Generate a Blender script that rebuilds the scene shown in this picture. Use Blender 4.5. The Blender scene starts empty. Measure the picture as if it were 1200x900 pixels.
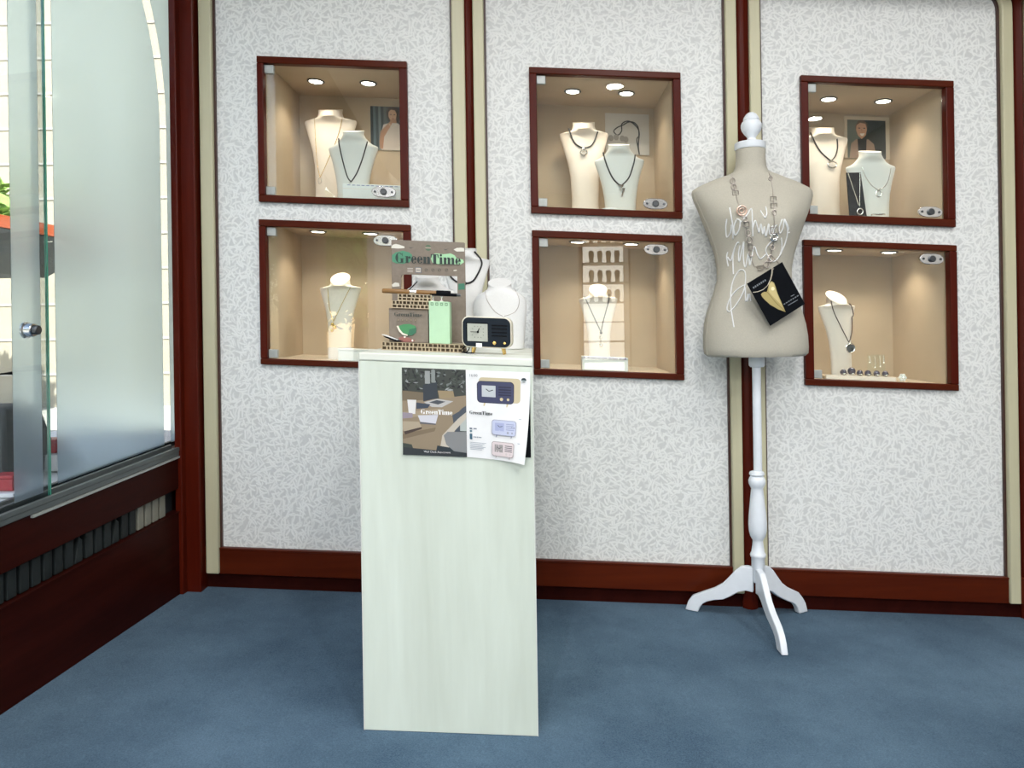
import bpy, bmesh, math, random
from mathutils import Vector, Matrix
from mathutils.bvhtree import BVHTree
from mathutils.geometry import tessellate_polygon

random.seed(7)
PI = math.pi
SC = bpy.context.scene
COL = SC.collection

# ------------------------------------------------------------------ camera
F, CU, CV, EYE, ROLL = 860.0, 620.0, 377.0, 0.98, 0.015   # focal length and principal point on the 1200x900 frame
K = 0.053            # image skew built into the geometry: level lines fall this much per metre rightwards
W = 2.59             # distance of the papered wall
cam_d = bpy.data.cameras.new('camera')
cam = bpy.data.objects.new('camera', cam_d)
COL.objects.link(cam)
cam.location = (0, 0, EYE)
cam.rotation_euler = (PI / 2, ROLL, 0)
cam_d.sensor_width = 36
cam_d.lens = F * 36 / 1200
cam_d.shift_x = (600 - CU) / 1200
cam_d.shift_y = (CV - 450) / 1200
cam_d.clip_start = 0.05
SC.camera = cam

# ------------------------------------------------------------------ sky, sun, exposure, room lamps
SC.view_settings.view_transform = 'Standard'
SC.view_settings.look = 'None'
SC.view_settings.exposure = 0.05
SC.view_settings.gamma = 1
SC.view_settings.use_curve_mapping = False
wd = bpy.data.worlds.new('sky')
SC.world = wd
wd.use_nodes = True
wn = wd.node_tree
sky = wn.nodes.new('ShaderNodeTexSky')
sky.sky_type = 'NISHITA'
sky.sun_disc = False
sky.sun_elevation = math.radians(42)
sky.sun_rotation = math.radians(200)
sky.altitude = 100
bg = wn.nodes['Background']
wn.links.new(sky.outputs[0], bg.inputs[0])
bg.inputs[1].default_value = 0.5


def lamp(name, kind, loc, energy, color=(1, 1, 1), rot=(0, 0, 0), **kw):
    d = bpy.data.lights.new(name, kind)
    d.energy = energy
    d.color = color
    for k, v in kw.items():
        setattr(d, k, v)
    o = bpy.data.objects.new(name, d)
    o.location = loc
    o.rotation_euler = rot
    COL.objects.link(o)
    return o


sun = lamp('sun', 'SUN', (6, -4, 9), 19.0, (1, .95, .87), angle=math.radians(.6))
sun.rotation_euler = Vector((-0.26, 0.58, -0.80)).to_track_quat('-Z', 'Y').to_euler()
CEIL_LAMPS = [(-.45, .95), (.65, .95), (1.75, .95)]           # square lamps of the shop ceiling
DOWNLIGHTS = [(.67, -.32), (2.55, -1.3), (-.6, -1.7), (-.15, -2.7), (2.6, -3.6), (-.7, -3.8)]   # round lamps farther back
for lx, ly in CEIL_LAMPS:
    lamp('ceiling_lamp_light', 'AREA', (lx, ly, 2.66), 10, (.97, .98, 1), shape='SQUARE', size=.55)
for lx, ly in DOWNLIGHTS:
    lamp('downlight_light', 'AREA', (lx, ly, 2.735), 26 if lx > 0 else 58, (.98, .98, 1), shape='DISK', size=.12)


# ------------------------------------------------------------------ materials
def lin(c):
    return tuple(((v / 255) / 12.92) if v / 255 <= .04045 else (((v / 255) + .055) / 1.055) ** 2.4 for v in c)


def node_mat(name):
    m = bpy.data.materials.new(name)
    m.use_nodes = True
    nt = m.node_tree
    return m, nt, nt.nodes['Principled BSDF'], nt.nodes['Material Output']


def setp(b, **kw):
    names = dict(rough='Roughness', metal='Metallic', spec='Specular IOR Level', coat='Coat Weight', coat_rough='Coat Roughness', trans='Transmission Weight', ior='IOR', sheen='Sheen Weight')
    for k, v in kw.items():
        b.inputs[names[k]].default_value = v


def plain(name, col, rough=.5, var=.06, scale=40, bump=0.0, **kw):
    """one colour with a faint mottling, and optionally a fine bump"""
    m, nt, b, out = node_mat(name)
    tc = nt.nodes.new('ShaderNodeTexCoord')
    nz = nt.nodes.new('ShaderNodeTexNoise')
    nz.inputs['Scale'].default_value = scale
    nz.inputs['Detail'].default_value = 4
    nt.links.new(tc.outputs['Object'], nz.inputs['Vector'])
    rp = nt.nodes.new('ShaderNodeValToRGB')
    rp.color_ramp.elements[0].position = .3
    rp.color_ramp.elements[1].position = .7
    rp.color_ramp.elements[0].color = tuple(c * (1 - var) for c in col) + (1,)
    rp.color_ramp.elements[1].color = tuple(min(1, c * (1 + var)) for c in col) + (1,)
    nt.links.new(nz.outputs[0], rp.inputs[0])
    nt.links.new(rp.outputs[0], b.inputs['Base Color'])
    setp(b, rough=rough, **kw)
    if bump:
        bp = nt.nodes.new('ShaderNodeBump')
        bp.inputs['Strength'].default_value = bump
        bp.inputs['Distance'].default_value = .002
        nt.links.new(nz.outputs[0], bp.inputs['Height'])
        nt.links.new(bp.outputs[0], b.inputs['Normal'])
    return m


def grain(name, dark, light, axis='Z', scale=6, rough=.35, stretch=14, contrast=(.3, .7), fine=.35, **kw):
    """wood: noise stretched along one axis"""
    m, nt, b, out = node_mat(name)
    tc = nt.nodes.new('ShaderNodeTexCoord')
    mp = nt.nodes.new('ShaderNodeMapping')
    s = {'X': (1 / stretch, 1, 1), 'Y': (1, 1 / stretch, 1), 'Z': (1, 1, 1 / stretch)}[axis]
    mp.inputs['Scale'].default_value = s
    nt.links.new(tc.outputs['Object'], mp.inputs[0])
    n1 = nt.nodes.new('ShaderNodeTexNoise')
    n1.inputs['Scale'].default_value = scale
    n1.inputs['Detail'].default_value = 8
    n1.inputs['Distortion'].default_value = 1.2
    n2 = nt.nodes.new('ShaderNodeTexNoise')
    n2.inputs['Scale'].default_value = scale * 9
    n2.inputs['Detail'].default_value = 5
    nt.links.new(mp.outputs[0], n1.inputs[0])
    nt.links.new(mp.outputs[0], n2.inputs[0])
    mx = nt.nodes.new('ShaderNodeMix')
    mx.inputs[0].default_value = fine
    nt.links.new(n1.outputs[0], mx.inputs[2])
    nt.links.new(n2.outputs[0], mx.inputs[3])
    rp = nt.nodes.new('ShaderNodeValToRGB')
    rp.color_ramp.elements[0].position, rp.color_ramp.elements[1].position = contrast
    rp.color_ramp.elements[0].color = dark + (1,)
    rp.color_ramp.elements[1].color = light + (1,)
    nt.links.new(mx.outputs[0], rp.inputs[0])
    nt.links.new(rp.outputs[0], b.inputs['Base Color'])
    setp(b, rough=rough, **kw)
    return m


def glass_mat(name, tint=(.97, 1, .985), ior=1.5):
    """clear sheet glass: straight-through transmission and a Fresnel reflection"""
    m = bpy.data.materials.new(name)
    m.use_nodes = True
    nt = m.node_tree
    nt.nodes.remove(nt.nodes['Principled BSDF'])
    tr = nt.nodes.new('ShaderNodeBsdfTransparent')
    tr.inputs[0].default_value = tint + (1,)
    gl = nt.nodes.new('ShaderNodeBsdfGlossy')
    gl.inputs['Roughness'].default_value = 0.0
    lw = nt.nodes.new('ShaderNodeLayerWeight')            # Schlick's curve, the same from both faces of the sheet
    lw.inputs[0].default_value = .5
    pw = nt.nodes.new('ShaderNodeMath')
    pw.operation = 'POWER'
    pw.inputs[1].default_value = 5
    nt.links.new(lw.outputs['Facing'], pw.inputs[0])
    fr = nt.nodes.new('ShaderNodeMath')
    fr.operation = 'MULTIPLY_ADD'
    f0 = ((ior - 1) / (ior + 1)) ** 2
    fr.inputs[1].default_value = 1 - f0
    fr.inputs[2].default_value = f0
    nt.links.new(pw.outputs[0], fr.inputs[0])
    mx = nt.nodes.new('ShaderNodeMixShader')
    nt.links.new(fr.outputs[0], mx.inputs[0])
    nt.links.new(tr.outputs[0], mx.inputs[1])
    nt.links.new(gl.outputs[0], mx.inputs[2])
    nt.links.new(mx.outputs[0], nt.nodes['Material Output'].inputs[0])
    return m


def frosted_mat(name):
    m = bpy.data.materials.new(name)
    m.use_nodes = True
    nt = m.node_tree
    nt.nodes.remove(nt.nodes['Principled BSDF'])
    tl = nt.nodes.new('ShaderNodeBsdfTranslucent')
    tl.inputs[0].default_value = (.80, .88, .92, 1)
    rf = nt.nodes.new('ShaderNodeBsdfRefraction')
    rf.inputs['Color'].default_value = (.80, .87, .90, 1)
    rf.inputs['Roughness'].default_value = .30
    rf.inputs['IOR'].default_value = 1.35
    gl = nt.nodes.new('ShaderNodeBsdfGlossy')
    gl.inputs['Roughness'].default_value = .08
    m1 = nt.nodes.new('ShaderNodeMixShader')
    m1.inputs[0].default_value = .85
    nt.links.new(tl.outputs[0], m1.inputs[1])
    nt.links.new(rf.outputs[0], m1.inputs[2])
    m2 = nt.nodes.new('ShaderNodeMixShader')
    m2.inputs[0].default_value = .05
    nt.links.new(m1.outputs[0], m2.inputs[1])
    nt.links.new(gl.outputs[0], m2.inputs[2])
    nt.links.new(m2.outputs[0], nt.nodes['Material Output'].inputs[0])
    return m


def emit_mat(name, col, strength):
    m = bpy.data.materials.new(name)
    m.use_nodes = True
    nt = m.node_tree
    nt.nodes.remove(nt.nodes['Principled BSDF'])
    e = nt.nodes.new('ShaderNodeEmission')
    e.inputs[0].default_value = col + (1,)
    e.inputs[1].default_value = strength
    nt.links.new(e.outputs[0], nt.nodes['Material Output'].inputs[0])
    return m


def wallpaper_mat():
    """grey ivory paper scattered with short pale raised strokes lying in all directions"""
    m, nt, b, out = node_mat('wallpaper')
    N, L = nt.nodes, nt.links

    def math_(op, a, c=None, clamp=False):
        n = N.new('ShaderNodeMath')
        n.operation = op
        n.use_clamp = clamp
        for i, v in enumerate((a, c)):
            if v is None:
                continue
            if isinstance(v, (int, float)):
                n.inputs[i].default_value = v
            else:
                L.new(v, n.inputs[i])
        return n.outputs[0]
    tc = N.new('ShaderNodeTexCoord')
    sp = N.new('ShaderNodeSeparateXYZ')
    L.new(tc.outputs['Object'], sp.inputs[0])
    cb = N.new('ShaderNodeCombineXYZ')
    L.new(sp.outputs[0], cb.inputs[0])
    L.new(sp.outputs[2], cb.inputs[1])
    total = None
    for i, (scale, off) in enumerate(((31, 0), (35, 3.37), (29, 7.71), (38, 11.3), (33, 15.9))):
        ad = N.new('ShaderNodeVectorMath')
        ad.operation = 'ADD'
        L.new(cb.outputs[0], ad.inputs[0])
        ad.inputs[1].default_value = (off, off * 1.7, 0)
        vo = N.new('ShaderNodeTexVoronoi')
        vo.voronoi_dimensions = '2D'
        vo.inputs['Scale'].default_value = scale
        L.new(ad.outputs[0], vo.inputs['Vector'])
        sb = N.new('ShaderNodeVectorMath')
        sb.operation = 'SUBTRACT'
        L.new(ad.outputs[0], sb.inputs[0])
        L.new(vo.outputs['Position'], sb.inputs[1])
        lc = N.new('ShaderNodeSeparateXYZ')
        L.new(sb.outputs[0], lc.inputs[0])
        cc = N.new('ShaderNodeSeparateColor')
        L.new(vo.outputs['Color'], cc.inputs[0])
        ang = math_('MULTIPLY', cc.outputs[0], 6.283)
        co, si = math_('COSINE', ang), math_('SINE', ang)
        lx = math_('ADD', math_('MULTIPLY', lc.outputs[0], co), math_('MULTIPLY', lc.outputs[1], si))
        ly = math_('SUBTRACT', math_('MULTIPLY', lc.outputs[1], co), math_('MULTIPLY', lc.outputs[0], si))
        bend = math_('MULTIPLY', math_('MULTIPLY', lx, lx), math_('MULTIPLY', math_('SUBTRACT', cc.outputs[1], .5), 40))
        dy = math_('ABSOLUTE', math_('SUBTRACT', ly, bend))
        wv = math_('SUBTRACT', 1, math_('MULTIPLY', dy, 1 / .0050), True)
        wl = math_('MULTIPLY', math_('SUBTRACT', .023, math_('ABSOLUTE', lx)), 90, True)
        st = math_('MULTIPLY', wv, wl)
        st = math_('MULTIPLY', st, math_('ADD', math_('MULTIPLY', cc.outputs[2], .6), .5))
        total = st if total is None else math_('MAXIMUM', total, st)
    nz = N.new('ShaderNodeTexNoise')
    nz.inputs['Scale'].default_value = 130
    nz.inputs['Detail'].default_value = 3
    L.new(cb.outputs[0], nz.inputs['Vector'])
    tot = math_('ADD', math_('MULTIPLY', total, .9), math_('MULTIPLY', nz.outputs[0], .3), True)
    rp = N.new('ShaderNodeValToRGB')
    rp.color_ramp.elements[0].position, rp.color_ramp.elements[1].position = .1, .75
    rp.color_ramp.elements[0].color = (.60, .61, .595, 1)
    rp.color_ramp.elements[1].color = (.80, .81, .785, 1)
    L.new(tot, rp.inputs[0])
    L.new(rp.outputs[0], b.inputs['Base Color'])
    bp = N.new('ShaderNodeBump')
    bp.inputs['Strength'].default_value = .5
    bp.inputs['Distance'].default_value = .0015
    L.new(tot, bp.inputs['Height'])
    L.new(bp.outputs[0], b.inputs['Normal'])
    setp(b, rough=.5, spec=.35)
    return m


def carpet_mat():
    m, nt, b, out = node_mat('carpet')
    N, L = nt.nodes, nt.links
    tc = N.new('ShaderNodeTexCoord')
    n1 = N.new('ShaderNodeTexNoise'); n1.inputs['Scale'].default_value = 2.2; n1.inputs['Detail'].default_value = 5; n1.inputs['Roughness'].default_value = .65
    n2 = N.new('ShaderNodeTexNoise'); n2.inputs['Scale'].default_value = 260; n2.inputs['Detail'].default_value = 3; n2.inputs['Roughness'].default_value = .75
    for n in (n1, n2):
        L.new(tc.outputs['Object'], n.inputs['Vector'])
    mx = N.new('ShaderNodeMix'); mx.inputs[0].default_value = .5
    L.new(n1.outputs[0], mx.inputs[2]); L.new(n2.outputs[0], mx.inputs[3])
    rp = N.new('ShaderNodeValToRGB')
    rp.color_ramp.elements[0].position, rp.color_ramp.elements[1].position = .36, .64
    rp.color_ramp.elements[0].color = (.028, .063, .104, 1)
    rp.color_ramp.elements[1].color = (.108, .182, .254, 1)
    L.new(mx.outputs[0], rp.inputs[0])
    L.new(rp.outputs[0], b.inputs['Base Color'])
    bp = N.new('ShaderNodeBump'); bp.inputs['Strength'].default_value = .7; bp.inputs['Distance'].default_value = .004
    L.new(n2.outputs[0], bp.inputs['Height']); L.new(bp.outputs[0], b.inputs['Normal'])
    setp(b, rough=.95, spec=.05, sheen=.08)
    return m


def print_mat():
    m, nt, b, out = node_mat('printed_ink')
    at_ = nt.nodes.new('ShaderNodeAttribute')
    at_.attribute_name = 'Col'
    nt.links.new(at_.outputs['Color'], b.inputs['Base Color'])
    setp(b, rough=.35)
    return m


M = {}
M['wallpaper'] = wallpaper_mat()
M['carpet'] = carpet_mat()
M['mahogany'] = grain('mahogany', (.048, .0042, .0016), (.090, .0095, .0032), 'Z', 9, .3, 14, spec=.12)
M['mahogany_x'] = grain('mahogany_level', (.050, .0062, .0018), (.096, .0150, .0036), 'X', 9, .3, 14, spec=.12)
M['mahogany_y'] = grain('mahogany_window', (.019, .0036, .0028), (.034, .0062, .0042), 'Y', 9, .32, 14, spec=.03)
M['cream'] = grain('cream_trim', (.50, .47, .31), (.56, .53, .36), 'Z', 14, .4, 20)
M['bead'] = plain('dark_bead', (.05, .018, .012), .4)
M['plinth'] = grain('pale_wood', (.55, .605, .51), (.69, .76, .665), 'Z', 5, .42, 9, (.3, .66), .25)
M['plinth_x'] = grain('pale_wood_top', (.62, .64, .54), (.73, .76, .68), 'X', 5, .42, 9, (.36, .56), .25)
M['edging'] = plain('pale_edging', (.74, .76, .70), .4)
M['white_paint'] = plain('white_paint', (.76, .80, .84), .32, .02)
M['form_cloth'] = plain('form_cloth', (.455, .428, .355), .85, .05, 260, .25)
M['bust_cloth'] = plain('bust_leatherette', (.80, .72, .65), .5, .02, 200, .1)
M['bust_white'] = plain('bust_white', (.74, .74, .72), .5, .02, 200, .1)
M['case_beige'] = plain('case_lining', (.50, .40, .29), .6, .03, 12)
M['case_floor'] = plain('case_floor', (.66, .56, .44), .5, .03, 12)
M['glass'] = glass_mat('clear_glass', ior=1.6)
M['glass_green'] = glass_mat('window_glass', (.74, .765, .77))
M['glass_edge'] = plain('glass_edge', (.05, .26, .18), .15)
M['frosted'] = frosted_mat('frosted_film')
M['chrome'] = plain('chrome', (.62, .63, .64), .18, .04, 30, metal=1)
M['steel'] = plain('brushed_steel', (.40, .42, .40), .5, .08, 60, metal=.4)
M['dark_steel'] = plain('dark_steel', (.09, .095, .10), .35, .05, metal=.8)
M['rail'] = plain('rail_grey', (.10, .115, .115), .4, .05, metal=.3)
M['black'] = plain('black', (.005, .006, .008), .5, spec=.06)
M['black_cord'] = plain('black_cord', (.012, .012, .013), .5)
M['silver'] = plain('silver', (.75, .74, .72), .2, .04, metal=1)
M['pale_chain'] = plain('pale_chain', (.44, .39, .35), .3, .05, metal=.7)
M['gold'] = plain('gold', (.78, .55, .20), .25, .05, metal=1)
M['cardboard'] = plain('cardboard', (.215, .18, .143), .85, .08, 90)
M['cardboard_light'] = plain('cardboard_edge', (.52, .43, .29), .85, .1, 90)
M['cardboard_core'] = plain('cardboard_core', (.10, .075, .045), .9)
M['mint'] = plain('mint_card', (.42, .63, .42), .6, .03)
M['navy'] = plain('navy_lacquer', (.005, .011, .019), .35, spec=.2)
M['navy_card'] = plain('navy_velvet', (.004, .006, .011), .9, spec=.1)
M['ivory'] = plain('ivory', (.70, .66, .54), .5)
M['dial'] = plain('clock_dial', (.36, .38, .33), .4)
M['white'] = plain('white_card', (.80, .81, .80), .5, .02)
M['wood_brown'] = grain('brown_wood', (.17, .085, .025), (.30, .16, .05), 'X', 30, .4, 10)
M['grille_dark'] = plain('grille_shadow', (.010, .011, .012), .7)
M['slat'] = plain('vent_slat', (.016, .020, .020), .5, .2, 14, spec=.2)
M['slat_lit'] = plain('vent_slat_lit', (.20, .195, .155), .5)  # brighter copy of the slat colour, for the few slats shown as lit
M['rose'] = plain('rose_gold', (.72, .50, .40), .3, .05, metal=.8)
M['pearl'] = plain('dark_pearl', (.10, .09, .13), .12, .2, metal=.5)
M['red'] = plain('red', (.45, .03, .04), .4)
M['orange'] = plain('orange_fabric', (.62, .12, .03), .6)
M['grey_fabric'] = plain('grey_fabric', (.045, .055, .055), .8)
M['facade'] = plain('facade', (.40, .37, .29), .8, .05, 2)
M['pavement'] = plain('pavement', (.55, .53, .48), .85, .1, 3)
M['shop_wall'] = plain('shop_wall', (.52, .49, .44), .8, .03)
M['shop_ceiling'] = plain('shop_ceiling', (.78, .77, .74), .8, .02)
M['leaf'] = plain('leaf', (.22, .36, .07), .6, .4, 8)
M['bark'] = plain('bark', (.10, .07, .045), .9, .3, 20)
M['lens'] = emit_mat('lamp_lens', (1, .93, .80), 14)
M['ceiling_lens'] = emit_mat('ceiling_lamp_lens', (1, .97, .92), 6)
M['vitrine_light'] = emit_mat('vitrine_light', (1, .95, .86), 5)
M['print'] = print_mat()
M['shadow_gap'] = plain('shadow_gap', (.012, .006, .005), .8)


# ------------------------------------------------------------------ helpers
class G:
    """collects geometry for ONE mesh object"""

    def __init__(s):
        s.v, s.f = [], []

    def add(s, verts, faces):
        n = len(s.v)
        s.v += [tuple(p) for p in verts]
        s.f += [tuple(i + n for i in f) for f in faces]
        return s

    def box(s, x0, x1, y0, y1, z0, z1):
        v = [(x0, y0, z0), (x1, y0, z0), (x1, y1, z0), (x0, y1, z0), (x0, y0, z1), (x1, y0, z1), (x1, y1, z1), (x0, y1, z1)]
        return s.add(v, [(0, 3, 2, 1), (4, 5, 6, 7), (0, 1, 5, 4), (1, 2, 6, 5), (2, 3, 7, 6), (3, 0, 4, 7)])

    def prism(s, poly, y0, y1):
        """poly of (x, z) extruded along y"""
        n = len(poly)
        v = [(x, y0, z) for x, z in poly] + [(x, y1, z) for x, z in poly]
        f = [tuple(range(n))[::-1], tuple(range(n, 2 * n))] + [(i, (i + 1) % n, n + (i + 1) % n, n + i) for i in range(n)]
        return s.add(v, [g[::-1] for g in f])

    def loft(s, rings, cap=True):
        n = len(rings[0])
        v = [p for r in rings for p in r]
        f = []
        for k in range(len(rings) - 1):
            for i in range(n):
                j = (i + 1) % n
                f.append((k * n + i, k * n + j, (k + 1) * n + j, (k + 1) * n + i))
        if cap:
            f.append(tuple(range(n))[::-1])
            f.append(tuple((len(rings) - 1) * n + i for i in range(n)))
        return s.add(v, f)

    def lathe(s, prof, c=(0, 0, 0), n=32, axis='z'):
        rings = []
        for r, h in prof:
            ring = []
            for i in range(n):
                a = 2 * PI * i / n
                if axis == 'z':
                    ring.append((c[0] + r * math.cos(a), c[1] + r * math.sin(a), c[2] + h))
                else:                                  # along -y, towards the viewer
                    ring.append((c[0] + r * math.cos(a), c[1] - h, c[2] + r * math.sin(a)))
            rings.append(ring)
        open_ = prof[0][0] > .004 and prof[-1][0] > .004
        return s.loft(rings + [rings[0]] if open_ else rings, cap=not open_)

    def tube(s, pts, r, n=8, closed=False):
        P = [Vector(p) for p in pts]
        m = len(P)
        rr = r if isinstance(r, (list, tuple)) else [r] * m
        rings = []
        up = Vector((0, 1, 0.01)).normalized()
        for i in range(m):
            a = P[(i - 1) % m] if closed or i > 0 else P[i]
            b = P[(i + 1) % m] if closed or i < m - 1 else P[i]
            t = (b - a)
            t = t.normalized() if t.length > 1e-9 else Vector((1, 0, 0))
            u = up - t * up.dot(t)
            if u.length < 1e-3:
                u = Vector((0, 0, 1)) - t * t.z
            u.normalize()
            w = t.cross(u)
            rings.append([tuple(P[i] + (u * math.cos(2 * PI * k / n) + w * math.sin(2 * PI * k / n)) * rr[i]) for k in range(n)])
        if closed:
            rings.append(rings[0])
        return s.loft(rings, cap=not closed)

    def ring(s, c, R, r, normal_y=True, n=20, m=8, sx=1.0, sz=1.0):
        pts = [(c[0] + R * sx * math.cos(2 * PI * i / n), c[1], c[2] + R * sz * math.sin(2 * PI * i / n)) if normal_y
               else (c[0] + R * sx * math.cos(2 * PI * i / n), c[1] + R * sz * math.sin(2 * PI * i / n), c[2]) for i in range(n)]
        return s.tube(pts, r, m, closed=True)

    def ball(s, c, r, n=12, sz=1.0):
        prof = [(max(1e-4, r * math.sin(PI * i / (n // 2))), -r * sz * math.cos(PI * i / (n // 2))) for i in range(n // 2 + 1)]
        return s.lathe(prof, c, n)


def skew(v):  # shears heights sideways to follow the image skew
    return (v[0], v[1], v[2] - K * v[0])


def make(name, g, m, parent=None, sl=False, smooth=35, bevel=0, kind=None, xf=None, label=None):
    vv = g.v
    if xf is not None:
        vv = [tuple(xf @ Vector(p)) for p in vv]
    if sl:
        vv = [skew(p) for p in vv]
    me = bpy.data.meshes.new(name)
    me.from_pydata(vv, [], g.f)
    bm = bmesh.new()
    bm.from_mesh(me)
    bmesh.ops.recalc_face_normals(bm, faces=bm.faces)
    bm.to_mesh(me)
    bm.free()
    me.materials.append(m)
    if smooth:
        me.polygons.foreach_set('use_smooth', [True] * len(me.polygons))
        me.set_sharp_from_angle(angle=math.radians(smooth))
    me.update()
    o = bpy.data.objects.new(name, me)
    COL.objects.link(o)
    if parent is not None:
        o.parent = parent
    if bevel:
        b = o.modifiers.new('edge', 'BEVEL')
        b.width = bevel
        b.segments = 2
        b.limit_method = 'ANGLE'
    if kind:
        o['kind'] = kind
    if label:
        o['label'] = label
    return o


def thing(name, label, cat, loc, group=None, rot=(0, 0, 0)):
    o = bpy.data.objects.new(name, None)
    o.empty_display_size = .05
    COL.objects.link(o)
    o.location = loc
    o.rotation_euler = rot
    o['label'] = label
    o['category'] = cat
    if group:
        o['group'] = group
    return o


def struct(name, g, m, parent=None, **kw):
    return make(name, g, m, parent, kind=None if parent else 'structure', **kw)


def at(u, v, Y):
    """the point that stands at depth Y on the sight line of a picture point: (X, Z)"""
    dx, dy = u - CU, v - CV
    a = (dx - ROLL * dy) / (1 + ROLL * ROLL)
    b = (dy + ROLL * dx) / (1 + ROLL * ROLL)
    return a * Y / F, EYE - b * Y / F


def lev(u, v, Y):
    """the same as (X, height above the skewed level)"""
    x, z = at(u, v, Y)
    return x, z + K * x


class Pr:
    """flat print: coloured polygons in picture units (x right, y down), put on a sheet"""

    def __init__(s):
        s.p = []
        s.k = 0

    def poly(s, pts, col):
        s.k += 1
        s.p.append((pts, col, s.k))
        return s

    def rect(s, x0, y0, x1, y1, col):
        return s.poly([(x0, y0), (x1, y0), (x1, y1), (x0, y1)], col)

    def ell(s, cx, cy, rx, ry, col, n=24, a0=0, a1=2 * PI):
        full = abs(a1 - a0 - 2 * PI) < 1e-6
        m = n if full else n + 1
        return s.poly([(cx + rx * math.cos(a0 + (a1 - a0) * i / n), cy + ry * math.sin(a0 + (a1 - a0) * i / n)) for i in range(m)], col)

    def rrect(s, x0, y0, x1, y1, r, col, n=6):
        pts = []
        for cx, cy, a in ((x1 - r, y0 + r, -PI / 2), (x1 - r, y1 - r, 0), (x0 + r, y1 - r, PI / 2), (x0 + r, y0 + r, PI)):
            pts += [(cx + r * math.cos(a + PI / 2 * i / n), cy + r * math.sin(a + PI / 2 * i / n)) for i in range(n + 1)]
        return s.poly(pts, col)

    def line(s, pts, w, col):
        for (x0, y0), (x1, y1) in zip(pts, pts[1:]):
            d = math.hypot(x1 - x0, y1 - y0) or 1
            nx, ny = -(y1 - y0) / d * w / 2, (x1 - x0) / d * w / 2
            s.poly([(x0 + nx, y0 + ny), (x1 + nx, y1 + ny), (x1 - nx, y1 - ny), (x0 - nx, y0 - ny)], col)
        return s

    def fat(s, text, x, y, h, col, wscale=1.0):
        """fat-face lettering, x left, y base line, h capital height"""
        for ch in text:
            x += fat_letter(s, ch, x, y, h, col, wscale)
        return s

    def text(s, txt, x, y, h, col, mat=None, rot=0):
        """plain lettering from Blender's own built-in letters"""
        cu = bpy.data.curves.new('lettering', 'FONT')
        cu.body = txt
        cu.size = h
        cu.resolution_u = 2
        ob = bpy.data.objects.new('lettering', cu)
        COL.objects.link(ob)
        dg = bpy.context.evaluated_depsgraph_get()
        me = bpy.data.meshes.new_from_object(ob.evaluated_get(dg))
        ca, sa = math.cos(rot), math.sin(rot)
        s.k += 1
        for p in me.polygons:
            pts = []
            for i in p.vertices:
                vx, vy = me.vertices[i].co.x, -me.vertices[i].co.y
                pts.append((x + vx * ca - vy * sa, y + vx * sa + vy * ca))
            s.p.append((pts, col, s.k))
        bpy.data.objects.remove(ob)
        bpy.data.curves.remove(cu)
        bpy.data.meshes.remove(me)
        return s

    def build(s, name, place, parent=None, step=.00006, sl=False, mat=None, fine=0):
        """place(x, y, lift) -> local point"""
        me = bpy.data.meshes.new(name)
        vs, fs, cs = [], [], []
        src = s.p
        if fine:
            src = []
            for pts, col, k in s.p:
                todo = [[pts[i] for i in t] for t in tessellate_polygon([[Vector((x, y, 0)) for x, y in pts]])]
                while todo:
                    t = todo.pop()
                    d = [math.dist(t[i], t[(i + 1) % 3]) for i in range(3)]
                    i = d.index(max(d))
                    if d[i] > fine:
                        m = ((t[i][0] + t[(i + 1) % 3][0]) / 2, (t[i][1] + t[(i + 1) % 3][1]) / 2)
                        todo += [[t[i], m, t[(i + 2) % 3]], [m, t[(i + 1) % 3], t[(i + 2) % 3]]]
                    else:
                        src.append((t, col, k))
        for pts, col, k in src:
            n = len(vs)
            for x, y in pts:
                q = place(x, y, .0003 + step * k)
                vs.append(skew(q) if sl else tuple(q))
            fs.append(tuple(range(n, n + len(pts))))
            cs.append(lin(col) + (1,))
        me.from_pydata(vs, [], fs)
        ca = me.color_attributes.new('Col', 'FLOAT_COLOR', 'CORNER')
        i = 0
        for f, c in zip(fs, cs):
            for _ in f:
                ca.data[i].color = c
                i += 1
        me.materials.append(mat or M['print'])
        o = bpy.data.objects.new(name, me)
        COL.objects.link(o)
        if parent is not None:
            o.parent = parent
        return o


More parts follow.
